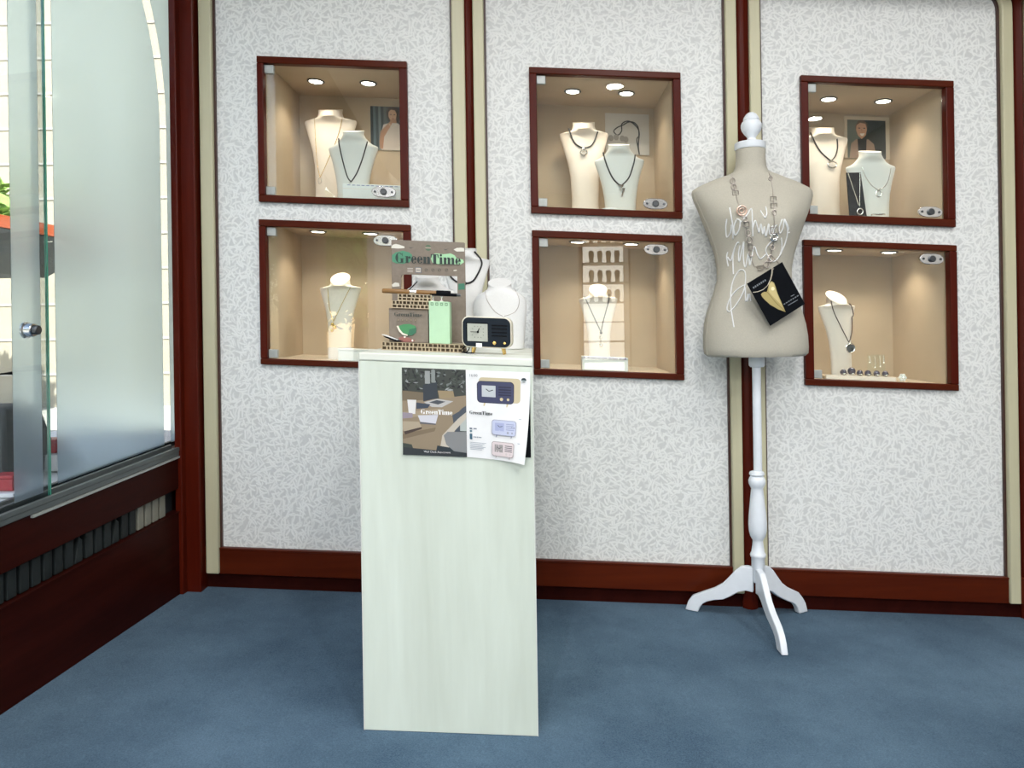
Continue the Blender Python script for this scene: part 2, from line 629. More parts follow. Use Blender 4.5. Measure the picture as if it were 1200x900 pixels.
def fat_letter(p, ch, x, y, h, c, ws=1.0):
    """one letter of the fat-face word mark as stems, hairlines and swelling bowls; returns its advance"""
    t, hl = .25 * h * ws, .045 * h
    xh = .70 * h
    R = p.rect

    def stem(xx, y0, y1, sl_=True, sr=True, tt=t):
        R(xx, y0, xx + tt, y1, c)
        a = .07 * h
        R(xx - (a if sl_ else 0), y1 - hl, xx + tt + (a if sr else 0), y1, c)

    def bowl(cx, cy, rx, ry, heavy, thin, a0=0, a1=2 * PI, n=26):
        out, inn = [], []
        for i in range(n + 1):
            a = a0 + (a1 - a0) * i / n
            k = abs(math.cos(a))
            tw = thin + (heavy - thin) * k ** 1.5
            out.append((cx + rx * math.cos(a), cy + ry * math.sin(a)))
            inn.append((cx + max(.02 * h, rx - tw) * math.cos(a), cy + max(.02 * h, ry - thin) * math.sin(a)))
        for i in range(n):
            p.poly([out[i], out[i + 1], inn[i + 1], inn[i]], c)
    if ch == 'G':
        rx, ry = .40 * h * ws, .52 * h
        bowl(x + rx, y - h / 2, rx, ry, t * 1.1, hl, .25, 2 * PI - .75)
        R(x + rx * 1.35, y - .45 * h, x + rx * 1.35 + t, y, c)
        R(x + rx * 1.1, y - .45 * h, x + rx * 1.35 + t * 1.5, y - .45 * h + hl, c)
        R(x + rx * 1.75, y - h, x + rx * 1.75 + hl, y - .68 * h, c)
        return .98 * h * ws
    if ch == 'r':
        stem(x + .08 * h, y - xh, y)
        R(x, y - xh, x + .1 * h, y - xh + hl, c)
        p.ell(x + .46 * h * ws, y - xh + .13 * h, .12 * h * ws, .12 * h, c)
        p.line([(x + .1 * h + t, y - xh + .2 * h), (x + .44 * h * ws, y - xh + .04 * h)], hl * 1.5, c)
        return .60 * h * ws
    if ch == 'e':
        rx, ry = .28 * h * ws, .37 * h
        cx, cy = x + rx + .02 * h, y - xh / 2
        bowl(cx, cy, rx, ry, t, hl, .55, 2 * PI)
        R(cx - rx * .6, cy - hl / 2, cx + rx, cy + hl / 2, c)
        return .62 * h * ws
    if ch in 'nm':
        xx = x + .06 * h
        stem(xx, y - xh, y)
        R(x, y - xh, x + .1 * h, y - xh + hl, c)
        for i in range(2 if ch == 'm' else 1):
            nx = xx + t + .15 * h * ws
            p.poly([(xx + t, y - xh + .16 * h), (nx - .02 * h, y - xh - .02 * h), (nx + t * .8, y - xh), (nx + t, y - xh + .15 * h), (nx, y - xh + .16 * h), (nx - .04 * h, y - xh + .05 * h), (xx + t, y - xh + .24 * h)], c)
            stem(nx, y - xh + .1 * h, y)
            xx = nx
        return xx + t + .10 * h - x
    if ch == 'i':
        stem(x + .07 * h, y - xh, y)
        R(x, y - xh, x + .1 * h, y - xh + hl, c)
        p.ell(x + .07 * h + t / 2, y - .93 * h, .12 * h, .12 * h, c)
        return t + .18 * h
    if ch == 'T':
        w = .78 * h * ws
        R(x, y - h, x + w, y - h + hl * 1.4, c)
        p.poly([(x, y - h), (x + hl, y - h), (x + .12 * h, y - h + hl * 1.4), (x + hl, y - .62 * h), (x, y - .62 * h)], c)
        p.poly([(x + w, y - h), (x + w, y - .62 * h), (x + w - hl, y - .62 * h), (x + w - .12 * h, y - h + hl * 1.4)], c)
        stem(x + w / 2 - t * .6, y - h, y, tt=t * 1.2)
        return w + .05 * h
    return .4 * h

# ================================================================== THE ROOM
WS = 332.0
PT = 2.20                                        # height of the rounded panel tops


def A2X(a, Y=2.575):
    return a * Y / F


# floor, ceiling and the walls behind the viewer
FX0, FX1, FY0 = -1.40, 3.3, -5.0
g = G()
n = 24
for i in range(n):
    pass
g.add([(FX0, FY0, 0), (FX1, FY0, 0), (FX1, 2.62, 0), (FX0, 2.62, 0), (FX0, FY0, -.06), (FX1, FY0, -.06), (FX1, 2.62, -.06), (FX0, 2.62, -.06)],
      [(0, 1, 2, 3), (7, 6, 5, 4), (0, 4, 5, 1), (1, 5, 6, 2), (2, 6, 7, 3), (3, 7, 4, 0)])
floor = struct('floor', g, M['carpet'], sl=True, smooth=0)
ceiling = struct('ceiling', G().box(FX0 - .2, FX1, FY0, 3.1, 2.75, 2.85), M['shop_ceiling'], smooth=0)
struct('wall_right', G().box(FX1, FX1 + .1, FY0, 3.1, -.4, 2.8), M['shop_wall'], smooth=0)
struct('wall_rear', G().box(FX0 - .2, FX1, FY0 - .1, FY0, -.4, 2.8), M['shop_wall'], smooth=0)

# the papered wall: backing, three and a bit panels, trims, posts, baseboard
wall = struct('wall_back', G().box(-1.45, FX1, 3.04, 3.10, -.3, 2.8), M['mahogany'], smooth=0)
P_EDGES = [(-381.3, -362, -87.4, -75.4), (-60.4, -45.4, 230.7, 246.7), (261.7, 275.7, 551.7, 572.6)]
# (wood edge, paper edge left, paper edge right, wood edge) of each panel, in picture units on the wall
CASES = []
raw = [
    # name, outer corners TL TR BR BL, opening corners TL TR BR BL, lock centre
    ('upper left', (300.6, 65.1), (476.3, 71.9), (479.6, 243), (302.7, 236), (308.6, 73.6), (467.4, 80.8), (470, 234), (311, 229), (449.7, 225)),
    ('lower left', (303, 256), (481, 264), (484, 434), (305.2, 426.6), (312, 264.4), (472, 272), (475, 426.5), (313.7, 419.9), (452, 282)),
    ('upper middle', (620, 78.3), (798.4, 84.6), (799.3, 256), (622, 250), (629, 86.6), (789, 93), (790, 247.7), (630.4, 242.8), (768, 239)),
    ('lower middle', (622.6, 269.3), (800.3, 276.3), (801.8, 446.3), (626.3, 438.8), (631.7, 278.4), (791, 283.8), (792, 437.3), (633.4, 432.7), (769, 292.5)),
    ('upper right', (936.5, 88.7), (1117.4, 93.4), (1120.7, 265.7), (943, 259.9), (946, 96.3), (1107, 102.3), (1110, 256.6), (949.5, 251.2), (1090, 248.5)),
    ('lower right', (940.8, 280.8), (1121, 287), (1124.4, 458), (944.7, 452), (951.7, 289), (1112, 293.8), (1113.7, 450), (953.8, 444.4), (1091.5, 303.5)),
]
for r in raw:
    def lims(c, Y):
        p = [lev(u, v, Y) for u, v in c]
        return (p[0][0] + p[3][0]) / 2, (p[1][0] + p[2][0]) / 2, (p[2][1] + p[3][1]) / 2, (p[0][1] + p[1][1]) / 2
    CASES.append(dict(name=r[0], o=lims(r[1:5], W - .015), i=lims(r[5:9], W - .01), lock=r[9]))

for k, (we, pe, qe, xe) in enumerate(P_EDGES + [(582.5, 597, 900, 915)]):
    x0, x1 = A2X(pe, W), A2X(qe, W)
    cs = [c for c in CASES if x0 < (c['o'][0] + c['o'][1]) / 2 < x1]
    cs.sort(key=lambda c: c['o'][2])
    g = G()
    z = 0.10
    PY0, PY1 = W, W + .02
    for c in cs:
        a0, a1, b0, b1 = c['i']
        a0, a1, b0, b1 = a0 - .012, a1 + .012, b0 - .012, b1 + .012
        g.box(x0, x1, PY0, PY1, z, b0)
        g.box(x0, a0, PY0, PY1, b0, b1)
        g.box(a1, x1, PY0, PY1, b0, b1)
        z = b1
    r = .06
    top = [(x0, z), (x1, z)] + [(x1 - r + r * math.cos(a * PI / 16), PT - r + r * math.sin(a * PI / 16)) for a in range(9)] + \
          [(x0 + r - r * math.sin(a * PI / 16), PT - r + r * math.cos(a * PI / 16)) for a in range(9)]
    g.prism(top, PY0, PY1)
    make('wallpaper_panel', g, M['wallpaper'], wall, sl=True, smooth=0)

    def outline(i0, i1, rr, lift, base):
        """edge line of the panel outline, offset outwards"""
        pts = [(i0, base)]
        pts += [(i0 + rr - rr * math.cos(a * PI / 16), PT + lift - rr + rr * math.sin(a * PI / 16)) for a in range(9)]
        pts += [(i1 - rr + rr * math.sin(a * PI / 16), PT + lift - rr + rr * math.cos(a * PI / 16)) for a in range(9)]
        pts += [(i1, base)]
        return pts

    def frame_strip(lo, ri, w0, w1, y0, y1, base):
        a = outline(lo - w0, ri + w0, r + w0, w0, base)
        b = outline(lo - w1, ri + w1, r + w1, w1, base)
        n_ = len(a)
        v = [(x, y, z_) for y in (y0, y1) for x, z_ in a] + [(x, y, z_) for y in (y0, y1) for x, z_ in b]
        f = []
        for i in range(n_ - 1):
            f += [(i, i + 1, 2 * n_ + i + 1, 2 * n_ + i), (n_ + i, 3 * n_ + i, 3 * n_ + i + 1, n_ + i + 1), (i, n_ + i, n_ + i + 1, i + 1), (2 * n_ + i, 2 * n_ + i + 1, 3 * n_ + i + 1, 3 * n_ + i)]
        f += [(0, 2 * n_, 3 * n_, n_), (n_ - 1, 2 * n_ - 1, 4 * n_ - 1, 3 * n_ - 1)]
        return G().add(v, f)
    make('dark_bead', frame_strip(x0, x1, 0, .007, W - .010, W + .02, .10), M['bead'], wall, sl=True, smooth=40)
    make('cream_trim', frame_strip(x0, x1, .007, .0455 if k else .052, W - .026, W + .02, .056), M['cream'], wall, sl=True, smooth=40, bevel=.004)

# dark wood between the panels: corner post, two rounded posts, the head above the arches
for a0, a1 in ((-75.4, -60.4), (246.7, 261.7), (572.6, 582.5)):
    x0, x1 = A2X(a0, W) - .004, A2X(a1, W) + .004
    mid = (x0 + x1) / 2
    prof = [(x0, W + .02), (x0, W - .004), (x0 + .012, W - .016), (mid, W - .021), (x1 - .012, W - .016), (x1, W - .004), (x1, W + .02)]
    make('wood_post', G().loft([[(x, y, .0) for x, y in prof], [(x, y, 2.24) for x, y in prof]]), M['mahogany'], wall, sl=True)
xa, xb = A2X(-407, W - .02), A2X(-381.5, W)
make('corner_post', G().box(xa + .012, xb, W - .05, W + .03, -.02, 2.5), M['mahogany'], wall, sl=True, smooth=0, bevel=.004)
g = G()
edges = [A2X(-381, W)] + [A2X(e, W) for e in (-68, 254, 578)] + [3.3]
g.box(-1.35, FX1, W + .02, W + .04, PT - .02, 2.95)
make('wall_header', g, M['mahogany_x'], wall, sl=True, smooth=0)
# backing between panels and behind the baseboard
make('wall_backing', G().box(-1.2, FX1, W + .021, W + .03, -.02, .16), M['mahogany_x'], wall, sl=True, smooth=0)
for a0, a1 in ((-100, -35), (215, 290), (540, 620)):
    make('wall_backing', G().box(A2X(a0, W), A2X(a1, W), W + .021, W + .03, .16, 2.25), M['mahogany'], wall, sl=True, smooth=0)
make('wall_backing', G().box(-1.25, A2X(-355, W), W + .021, W + .03, .16, 2.25), M['mahogany'], wall, sl=True, smooth=0)
bb = struct('baseboard_back', G().box(-1.16, FX1, W - .016, W + .02, .054, .146), M['mahogany_x'], sl=True, smooth=0, bevel=.002)
make('kick_board', G().box(-1.16, FX1, W + .004, W + .02, -.02, .054), M['mahogany_y'], bb, sl=True, smooth=0)
make('top_moulding', G().box(-1.16, FX1, W - .019, W + .0, .1395, .1455), M['mahogany_x'], bb, sl=True, smooth=0, bevel=.002)
# the cornice over the panels at the right
struct('trim_1', G().box(-1.1, FX1, W - .24, W - .03, PT + .03, PT + .13), M['mahogany_x'], sl=True, smooth=0, bevel=.004)

# ------------------------------------------------------------------ the window wall at the left
WU = Vector((-.0715, -.9974, 0))
WN = Vector((.9974, -.0715, 0))
WO = Vector((-1.207, 2.56, 0))


def wl(t, d, h):
    """window wall: t metres from the corner, d metres into the room, h up"""
    p = WO + WU * t + WN * d
    return (p.x, p.y, -K * p.x + h - .042 * t)  # heights also sheared along the wall to fit its lines in the image


def wbox(g, t0, t1, d0, d1, h0, h1):
    v = [wl(t, d, h) for h in (h0, h1) for t, d in ((t0, d0), (t1, d0), (t1, d1), (t0, d1))]
    return g.add(v, [(0, 3, 2, 1), (4, 5, 6, 7), (0, 1, 5, 4), (1, 2, 6, 5), (2, 3, 7, 6), (3, 0, 4, 7)])


TE = 1.45                                         # where the window wall ends at the shop entrance
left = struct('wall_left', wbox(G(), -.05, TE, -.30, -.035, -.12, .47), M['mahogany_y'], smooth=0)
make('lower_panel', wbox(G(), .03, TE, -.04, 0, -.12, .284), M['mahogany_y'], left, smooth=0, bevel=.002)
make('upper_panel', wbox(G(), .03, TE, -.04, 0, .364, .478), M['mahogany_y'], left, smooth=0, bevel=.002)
make('panel_edge', wbox(G(), .03, TE, -.006, .003, .281, .286), M['mahogany_y'], left, smooth=0)
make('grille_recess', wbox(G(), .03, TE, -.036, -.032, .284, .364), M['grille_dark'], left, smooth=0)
for k in range(30):
    t = .105 + k * .0405
    if t > TE - .05:
        break
    bent = k in (6, 10)
    gg = wbox(G(), t, t + .030, -.030, -.012, .287, .358)
    if bent:
        gg.v = [(p[0] + (.008 if i in (4, 5) else 0), p[1] + (.012 if i in (5, 6) else -.004), p[2] - (.012 if i in (4, 7) else 0)) for i, p in enumerate(gg.v)]
    make('vent_slat', gg, M['slat_lit'] if k < 4 else M['slat'], left, smooth=0, bevel=.002)
make('jamb', wbox(G(), .0, .045, -.012, .012, -.02, 2.45), M['mahogany'], left, smooth=0, bevel=.003)
make('jamb_groove', wbox(G(), -.04, .004, -.012, -.004, -.02, 2.45), M['shadow_gap'], left, smooth=0)
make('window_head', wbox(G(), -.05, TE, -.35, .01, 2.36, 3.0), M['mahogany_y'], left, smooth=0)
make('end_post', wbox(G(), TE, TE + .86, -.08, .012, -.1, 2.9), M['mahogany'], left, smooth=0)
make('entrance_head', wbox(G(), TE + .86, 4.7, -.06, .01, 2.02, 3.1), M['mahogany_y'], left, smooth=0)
make('side_wall', wbox(G(), 4.7, 7.7, -.06, .01, -.1, 3.1), M['shop_wall'], left, smooth=0)

win = struct('window_1', wbox(G(), .03, TE, -.075, .004, .478, .494), M['rail'], smooth=0, bevel=.002)
make('rail_rib', wbox(G(), .03, TE, -.006, .006, .494, .506), M['rail'], win, smooth=0, bevel=.001)
make('rail_rib', wbox(G(), .03, TE, -.040, -.030, .494, .510), M['rail'], win, smooth=0, bevel=.001)
make('rail_rib', wbox(G(), -.05, TE, -.072, -.060, .494, .510), M['rail'], win, smooth=0, bevel=.001)
make('ledge_edge', wbox(G(), .03, .72, -.001, .007, .470, .4765), M['steel'], win, smooth=0)


def t_of(u, v, d):
    """distance along the window wall at which a sight line meets the sheet d in front of it"""
    dx, dy = u - CU, v - CV
    a = dx - ROLL * dy
    o = WO + WN * d
    # o.x + WU.x t = a/F (o.y + WU.y t)
    return (a / F * o.y - o.x) / (WU.x - a / F * WU.y)


DA, DB = -.052, -.018                              # rear and front sheets
tA0, tA1 = -.055, t_of(39, 300, DA)
make('glass_pane', wbox(G(), tA0, tA1, DA - .003, DA + .003, .497, 2.38), M['glass_green'], win, smooth=0)
tB0, tB1 = t_of(55, 400, DB), TE
make('glass_pane', wbox(G(), tB0, tB1, DB - .003, DB + .003, .497, 2.38), M['glass_green'], win, smooth=0)
make('pane_edge', wbox(G(), tB0 - .004, tB0 - .0005, DB - .0035, DB + .0035, .497, 2.38), M['glass_edge'], win, smooth=0)


def film(poly, d, name='frosted_film'):
    """frosted foil with an outline of (t, h)"""
    n_ = len(poly)
    v = [wl(t, d, h) for t, h in poly] + [wl(t, d + .0012, h) for t, h in poly]
    f = [tuple(range(n_)), tuple(range(n_, 2 * n_))] + [(i, (i + 1) % n_, n_ + (i + 1) % n_, n_ + i) for i in range(n_)]
    return make(name, G().add(v, f), M['frosted'], win, smooth=0)


def arch(tc, start, R, top):
    out = []
    for i in range(13):
        h = start + (top - start) * i / 12
        dh = max(0, h - start)
        out.append((tc + R - math.sqrt(max(1e-6, R * R - dh * dh)), h))
    return out


dF = DA + .0045
tS0, tS1 = t_of(195.5, 300, DA), t_of(187.5, 300, DA)     # the clear arched stripe
tL = t_of(62, 300, DA)
inner, outer = arch(tS1, 1.60, .92, 2.36), arch(tS0, 1.62, .96, 2.36)
film([(tL, .512), (tS1, .512)] + inner + [(tL, 2.36)], dF)
film([(tS0, .512), (-.05, .512), (-.05, 2.36)] + outer[::-1], dF)
film([(t_of(15, 300, DB), .512), (t_of(48.5, 300, DB), .512), (t_of(48.5, 300, DB), 2.37), (t_of(15, 300, DB), 2.37)], DB - .0056)
tK = t_of(30, 387, DB + .004)
hk = lev(30, 387, 2.56 - tK)[1] + .042 * tK
lk = thing('window_lock', 'round chrome cylinder lock on the edge of the sliding window glass', 'lock', wl(tK, DB + .004, hk))
rot = Matrix.Rotation(math.radians(90) + math.atan2(WN.y, WN.x), 4, 'Z')
make('lock_body', G().lathe([(.001, 0), (.021, 0), (.021, .004), (.017, .006), (.017, .022), (.015, .024), (.001, .024)], n=28, axis='y'), M['chrome'], lk, xf=rot)
make('lock_core', G().lathe([(.001, .0245), (.012, .0245), (.012, .034), (.010, .036), (.001, .036)], n=24, axis='y'), M['dark_steel'], lk, xf=rot)

# ------------------------------------------------------------------ ceiling lamps of the shop
for lx, ly in DOWNLIGHTS:
    fr = make('downlight_rim', G().lathe([(.06, 2.75), (.085, 2.75), (.085, 2.743), (.07, 2.737), (.06, 2.741)], (lx, ly, 0), 28), M['chrome'], ceiling)
    make('downlight_lens', G().lathe([(.001, 2.748), (.06, 2.748), (.06, 2.742), (.001, 2.741)], (lx, ly, 0), 24), M['ceiling_lens'], fr)
for lx, ly in CEIL_LAMPS:
    fr = make('lamp_frame', G().box(lx - .31, lx + .31, ly - .31, ly + .31, 2.70, 2.75), M['white'], ceiling, smooth=0)
    make('lamp_diffuser', G().box(lx - .28, lx + .28, ly - .28, ly + .28, 2.694, 2.699), M['ceiling_lens'], fr, smooth=0)

# ================================================================== THE SIX WALL CASES
CEILS = {}
DEPTH = .40
for c in CASES:
    X0, X1, S0, S1 = c['o']
    a0, a1, b0, b1 = c['i']
    nm = c['name']
    xc = (X0 + X1) / 2
    root = thing('display_case', 'glazed mahogany-framed display case set in the wall, %s of the six' % nm, 'display case', (xc, W, -K * xc + S0), 'wall display cases')
    c['root'] = root

    def B(name, m, x0, x1, y0, y1, z0, z1, parent=root, **kw):
        return make(name, G().box(x0 - xc, x1 - xc, y0, y1, z0 - S0, z1 - S0), m, parent, sl=True, smooth=0, **kw)
    y0, y1 = -.017, .014
    B('frame_rail', M['mahogany_x'], X0, X1, y0, y1, b1, S1, bevel=.003)
    B('frame_rail', M['mahogany_x'], X0, X1, y0, y1, S0, b0, bevel=.003)
    B('frame_stile', M['mahogany'], X0, a0, y0, y1, b0, b1, bevel=.003)
    B('frame_stile', M['mahogany'], a1, X1, y0, y1, b0, b1, bevel=.003)
    ct, fl = b1 + .015, b0 - .004
    c['ceil'], c['floor'] = ct, fl
    B('back_panel', M['case_beige'], a0 - .01, a1 + .01, DEPTH, DEPTH + .01, fl, ct)
    B('side_panel', M['case_beige'], a0 - .014, a0 - .003, .024, DEPTH, fl, ct)
    B('side_panel', M['case_beige'], a1 + .003, a1 + .014, .024, DEPTH, fl, ct)
    B('ceiling_panel', M['case_beige'], a0 - .014, a1 + .014, .024, DEPTH, ct, ct + .012)
    B('floor_panel', M['case_floor'], a0 - .014, a1 + .014, .024, DEPTH, fl - .012, fl)
    gd = B('glass_door', M['glass'], a0 + .003, a1 - .003, .004, .009, b0 + .003, b1 - .003)
    for hz in (b1 - .017, b0 + .017):
        B('hinge_clip', M['steel'], a0 + .0, a0 + .032, -.004, .013, hz - .015, hz + .015, parent=gd, bevel=.002)
    # lock plate
    lx_, ls = lev(*c['lock'], W)
    up = 1 if ls < (b0 + b1) / 2 else -1
    lp = make('lock_plate', G().prism([((lx_ - xc) + .030 * math.cos(q) + (.013 if math.cos(q) > 0 else -.013), (ls - S0) + .019 * math.sin(q)) for q in [2 * PI * (i + .5) / 28 for i in range(28)]], -.004, .003), M['chrome'], root, sl=True, smooth=30, bevel=.0015)
    make('keyhole', G().lathe([(.001, 0), (.0115, 0), (.0115, .006), (.009, .008), (.001, .008)], (lx_ - xc, -.004, ls - S0), 20, 'y'), M['dark_steel'], lp, sl=True)
    for sx in (-.030, .030):
        make('screw', G().lathe([(.001, 0), (.0045, 0), (.004, .002), (.001, .0025)], (lx_ - xc + sx, -.004, ls - S0), 12, 'y'), M['dark_steel'], lp, sl=True)
    # two recessed lamps
    du = {'upper left': (-.80, -.60), 'lower left': (-.80, -.60)}.get(nm)
    if du is None:
        b = {'upper middle': (671, 734), 'lower middle': (674, 737), 'upper right': (971, 1035), 'lower right': (975, 1039)}[nm]
        du = tuple(lev(u, 110, 2.80)[0] for u in b)
    for dx in du:
        d = make('downlight', G().lathe([(.0255, -.0005), (.032, -.0005), (.033, -.003), (.027, -.005), (.0255, -.004)], (dx - xc, .21, ct - S0), 28), M['dark_steel'], root, sl=True)
        make('lens', G().lathe([(.001, -.001), (.0255, -.001), (.024, -.0035), (.001, -.004)], (dx - xc, .21, ct - S0), 24), M['lens'], d, sl=True)
        l = lamp('downlight_lamp', 'SPOT', (dx, W + .21, -K * dx + ct - .012), 2.9, (1, .85, .68), spot_size=math.radians(125), spot_blend=.7, shadow_soft_size=.022)


def case(nm):
    return next(c for c in CASES if c['name'] == nm)


# ------------------------------------------------------------------ necklace busts
TALL = [(0, .54), (.02, .55), (.22, .54), (.45, .58), (.60, .69), (.73, .84), (.84, .97), (.872, 1.0), (.886, .97), (.898, .78), (.908, .58), (.92, .49), (.96, .45), (1, .46)]
SHORT = [(0, .59), (.02, .60), (.25, .63), (.42, .70), (.58, .82), (.70, .94), (.765, 1.0), (.79, .97), (.82, .76), (.85, .64), (.88, .56), (.91, .48), (.95, .42), (1, .43)]
ROUND = [(0, .86), (.03, .88), (.25, .92), (.45, .97), (.60, 1.0), (.72, .97), (.80, .86), (.84, .72), (.87, .56), (.90, .47), (.95, .43), (1, .44)]
BV = {}


def bust(key, label, u, vt, Y, halfpx, ztop_floor, prof, m, twist=0, lean=.10, tilt=.32, deep=.24, group='necklace busts in the wall cases', foot=None):
    """a display bust whose neck top shows at (u, vt), standing at depth Y on a floor at height function"""
    x, z = at(u, vt, Y)
    zb = ztop_floor(x)
    H = z - zb
    hw = halfpx * Y / F
    root = thing('display_bust', label, 'bust', (x, Y, zb), group, (0, 0, twist))
    rings = []
    n_ = 40
    nhw = prof[-1][1] * hw
    for t, w in prof:
        ring = []
        wx = w * hw
        neck = max(0, min(1, (t - .86) / .06))
        df = (deep * hw * (1 - neck) + nhw * .9 * neck) * (1 if t > .03 else .9)
        db = (.10 * hw * (1 - neck) + nhw * .9 * neck)
        off = lean * H * (t ** 1.5) * (1 - .25 * neck)
        for i in range(n_):
            a = 2 * PI * i / n_
            ca, sa = math.cos(a), math.sin(a)
            e = .8 if neck < .5 else 1
            px = wx * math.copysign(abs(ca) ** e, ca)
            py = off + (-df if sa > 0 else db) * abs(sa)
            pz = t * H + (tilt * (py - off) * max(0, (t - .9) / .1) if t > .9 else 0)
            ring.append((px, py, pz))
        rings.append(ring)
    o = make('bust_form', G().loft(rings), m, root, smooth=50)
    make('bust_base', G().box(-prof[0][1] * hw * 1.02, prof[0][1] * hw * 1.02, -deep * hw, .11 * hw, 0.0005, .006), m, root, smooth=0, bevel=.0015) if foot else None
    mw = Matrix.Translation((x, Y, zb)) @ Matrix.Rotation(twist, 4, 'Z')
    BV[key] = (BVHTree.FromPolygons([mw @ Vector(q) for r in rings for q in r], [p.vertices[:] for p in o.data.polygons]), Y, o, mw)
    return root


def smooth_path(pts, n=6):
    out = []
    P = [Vector(p) for p in pts]
    for i in range(len(P) - 1):
        p0, p1, p2, p3 = P[max(0, i - 1)], P[i], P[i + 1], P[min(len(P) - 1, i + 2)]
        for k in range(n):
            t = k / n
            out.append(.5 * ((2 * p1) + (p2 - p0) * t + (2 * p0 - 5 * p1 + 4 * p2 - p3) * t * t + (3 * p1 - p0 - 3 * p2 + p3) * t ** 3))
    out.append(P[-1])
    return out


def on_surface(key, u, v, lift=.002, back=None):
    bv, Y = BV[key][0], BV[key][1]
    x, z = at(u, v, Y)
    d = Vector((x, Y, z - EYE))
    hit = bv.ray_cast(Vector((0, 0, EYE)), d.normalized())
    if hit[0] is None:
        near = bv.find_nearest(Vector((x, Y, z)))
        q = near[0]
        return Vector((x, q.y if back is None else back, z))
    p = hit[0]
    return p - d.normalized() * lift


def necklace(key, label, strands, r, mat, group=None, cat='necklace', lift=None):
    """cords given as picture points, laid over a bust; returns its Empty"""
    paths = [[on_surface(key, p.x, p.y, (lift or r) * .9) for p in smooth_path([(a, b, 0) for a, b in s])] for s in strands]
    o = paths[0][-1]
    root = thing('necklace', label, cat, o, group)
    for p in paths:
        make('cord', G().tube([q - o for q in p], r, 6), mat, root, smooth=60)
    return root, o


def px(k, Y):
    return k * Y / F


def cf(nm):
    c = case(nm)
    return lambda x: -K * x + c['floor']


# upper left case
bust('b1', 'tall cream bust with a fine chain at the back of the upper left case', 385, 126, 2.90, 31, cf('upper left'), TALL, M['bust_cloth'])
bust('b2', 'short white bust with a black cord in front in the upper left case', 412.5, 152, 2.76, 29.5, cf('upper left'), SHORT, M['bust_white'])
nk, o = necklace('b1', 'fine gold chain with an oval drop on the rear bust, upper left case', [[(368.5, 139), (369.5, 160), (371.5, 190), (375, 208)], [(401, 139), (395.5, 160.6), (383, 191), (375, 208)]], .0012, M['gold'], 'necklaces')
make('pendant', G().ring((0, -.004, -.014), .011, .0015, sx=.6), M['silver'], nk)
nk, o = necklace('b2', 'black cord necklace ending in a V on the front bust, upper left case', [[(396.3, 161.5), (397.5, 170), (402, 190), (407, 207), (411.5, 213)], [(430.5, 166), (428, 175), (424, 188), (418, 203), (411.5, 213)]], .0024, M['black_cord'], 'necklaces')
make('pendant', G().tube([(.004, -.004, -.001), (-.012, -.005, -.012)], .0022, 8), M['silver'], nk)
# upper middle case
bust('b3', 'tall cream bust at the back of the upper middle case', 684.5, 141, 2.88, 29, cf('upper middle'), TALL, M['bust_cloth'])
bust('b4', 'short white bust in front in the upper middle case', 726, 168, 2.76, 29.5, cf('upper middle'), SHORT, M['bust_white'])
nk, o = necklace('b3', 'short black cord with a silver ring pendant on the rear bust, upper middle case', [[(666.7, 150), (670, 160.7), (674.7, 168.7), (683.5, 174)], [(700.7, 154), (697.3, 163.3), (692.7, 170.7), (683.5, 174)]], .0030, M['black_cord'], 'necklaces')
make('pendant', G().ring((.001, -.006, -.017), .0125, .0035, sz=.9), M['silver'], nk)
make('bail', G().box(-.005, .005, -.006, .001, -.006, .008), M['silver'], nk, bevel=.001)
nk, o = necklace('b4', 'black cord with a white zigzag pendant on the front bust, upper middle case', [[(707.3, 178), (708.7, 186), (714, 200.7), (719.5, 210.5), (727.5, 218)], [(744.7, 181), (742, 194), (736.7, 208.7), (727.5, 218)]], .0028, M['black_cord'], 'necklaces')
make('pendant', G().tube([(-.010, -.005, .003), (.008, -.006, .0), (-.003, -.007, -.012), (.011, -.007, -.010), (.003, -.008, -.038)], [.0045, .005, .0055, .005, .003], 8), M['silver'], nk)
# upper right case
bust('b5', 'tall cream bust at the left in the upper right case', 966, 147, 2.88, 31, cf('upper right'), TALL, M['bust_cloth'])
bust('b6', 'short white bust in front in the upper right case', 1022.5, 176, 2.76, 29.5, cf('upper right'), SHORT, M['bust_white'])
nk, o = necklace('b5', 'dark cord with an oval silver ring on the tall bust, upper right case', [[(950, 155.5), (955.9, 168.3), (963, 179), (974, 188.8)], [(981, 162.5), (981.5, 173.3), (979, 182.7), (974, 188.8)]], .0026, M['black_cord'], 'necklaces')
make('pendant', G().ring((.002, -.005, -.015), .0175, .003, sz=.72), M['silver'], nk)
nk, o = necklace('b6', 'fine silver chain with an open pendant on the front bust, upper right case', [[(1010.5, 196), (1013.5, 205), (1020.9, 216.6), (1029, 222.5)], [(1044, 197), (1041, 211), (1036, 219), (1029, 222.5)]], .0016, M['silver'], 'necklaces')
make('pendant', G().ring((0, -.004, -.015), .012, .003, sx=.8), M['silver'], nk)
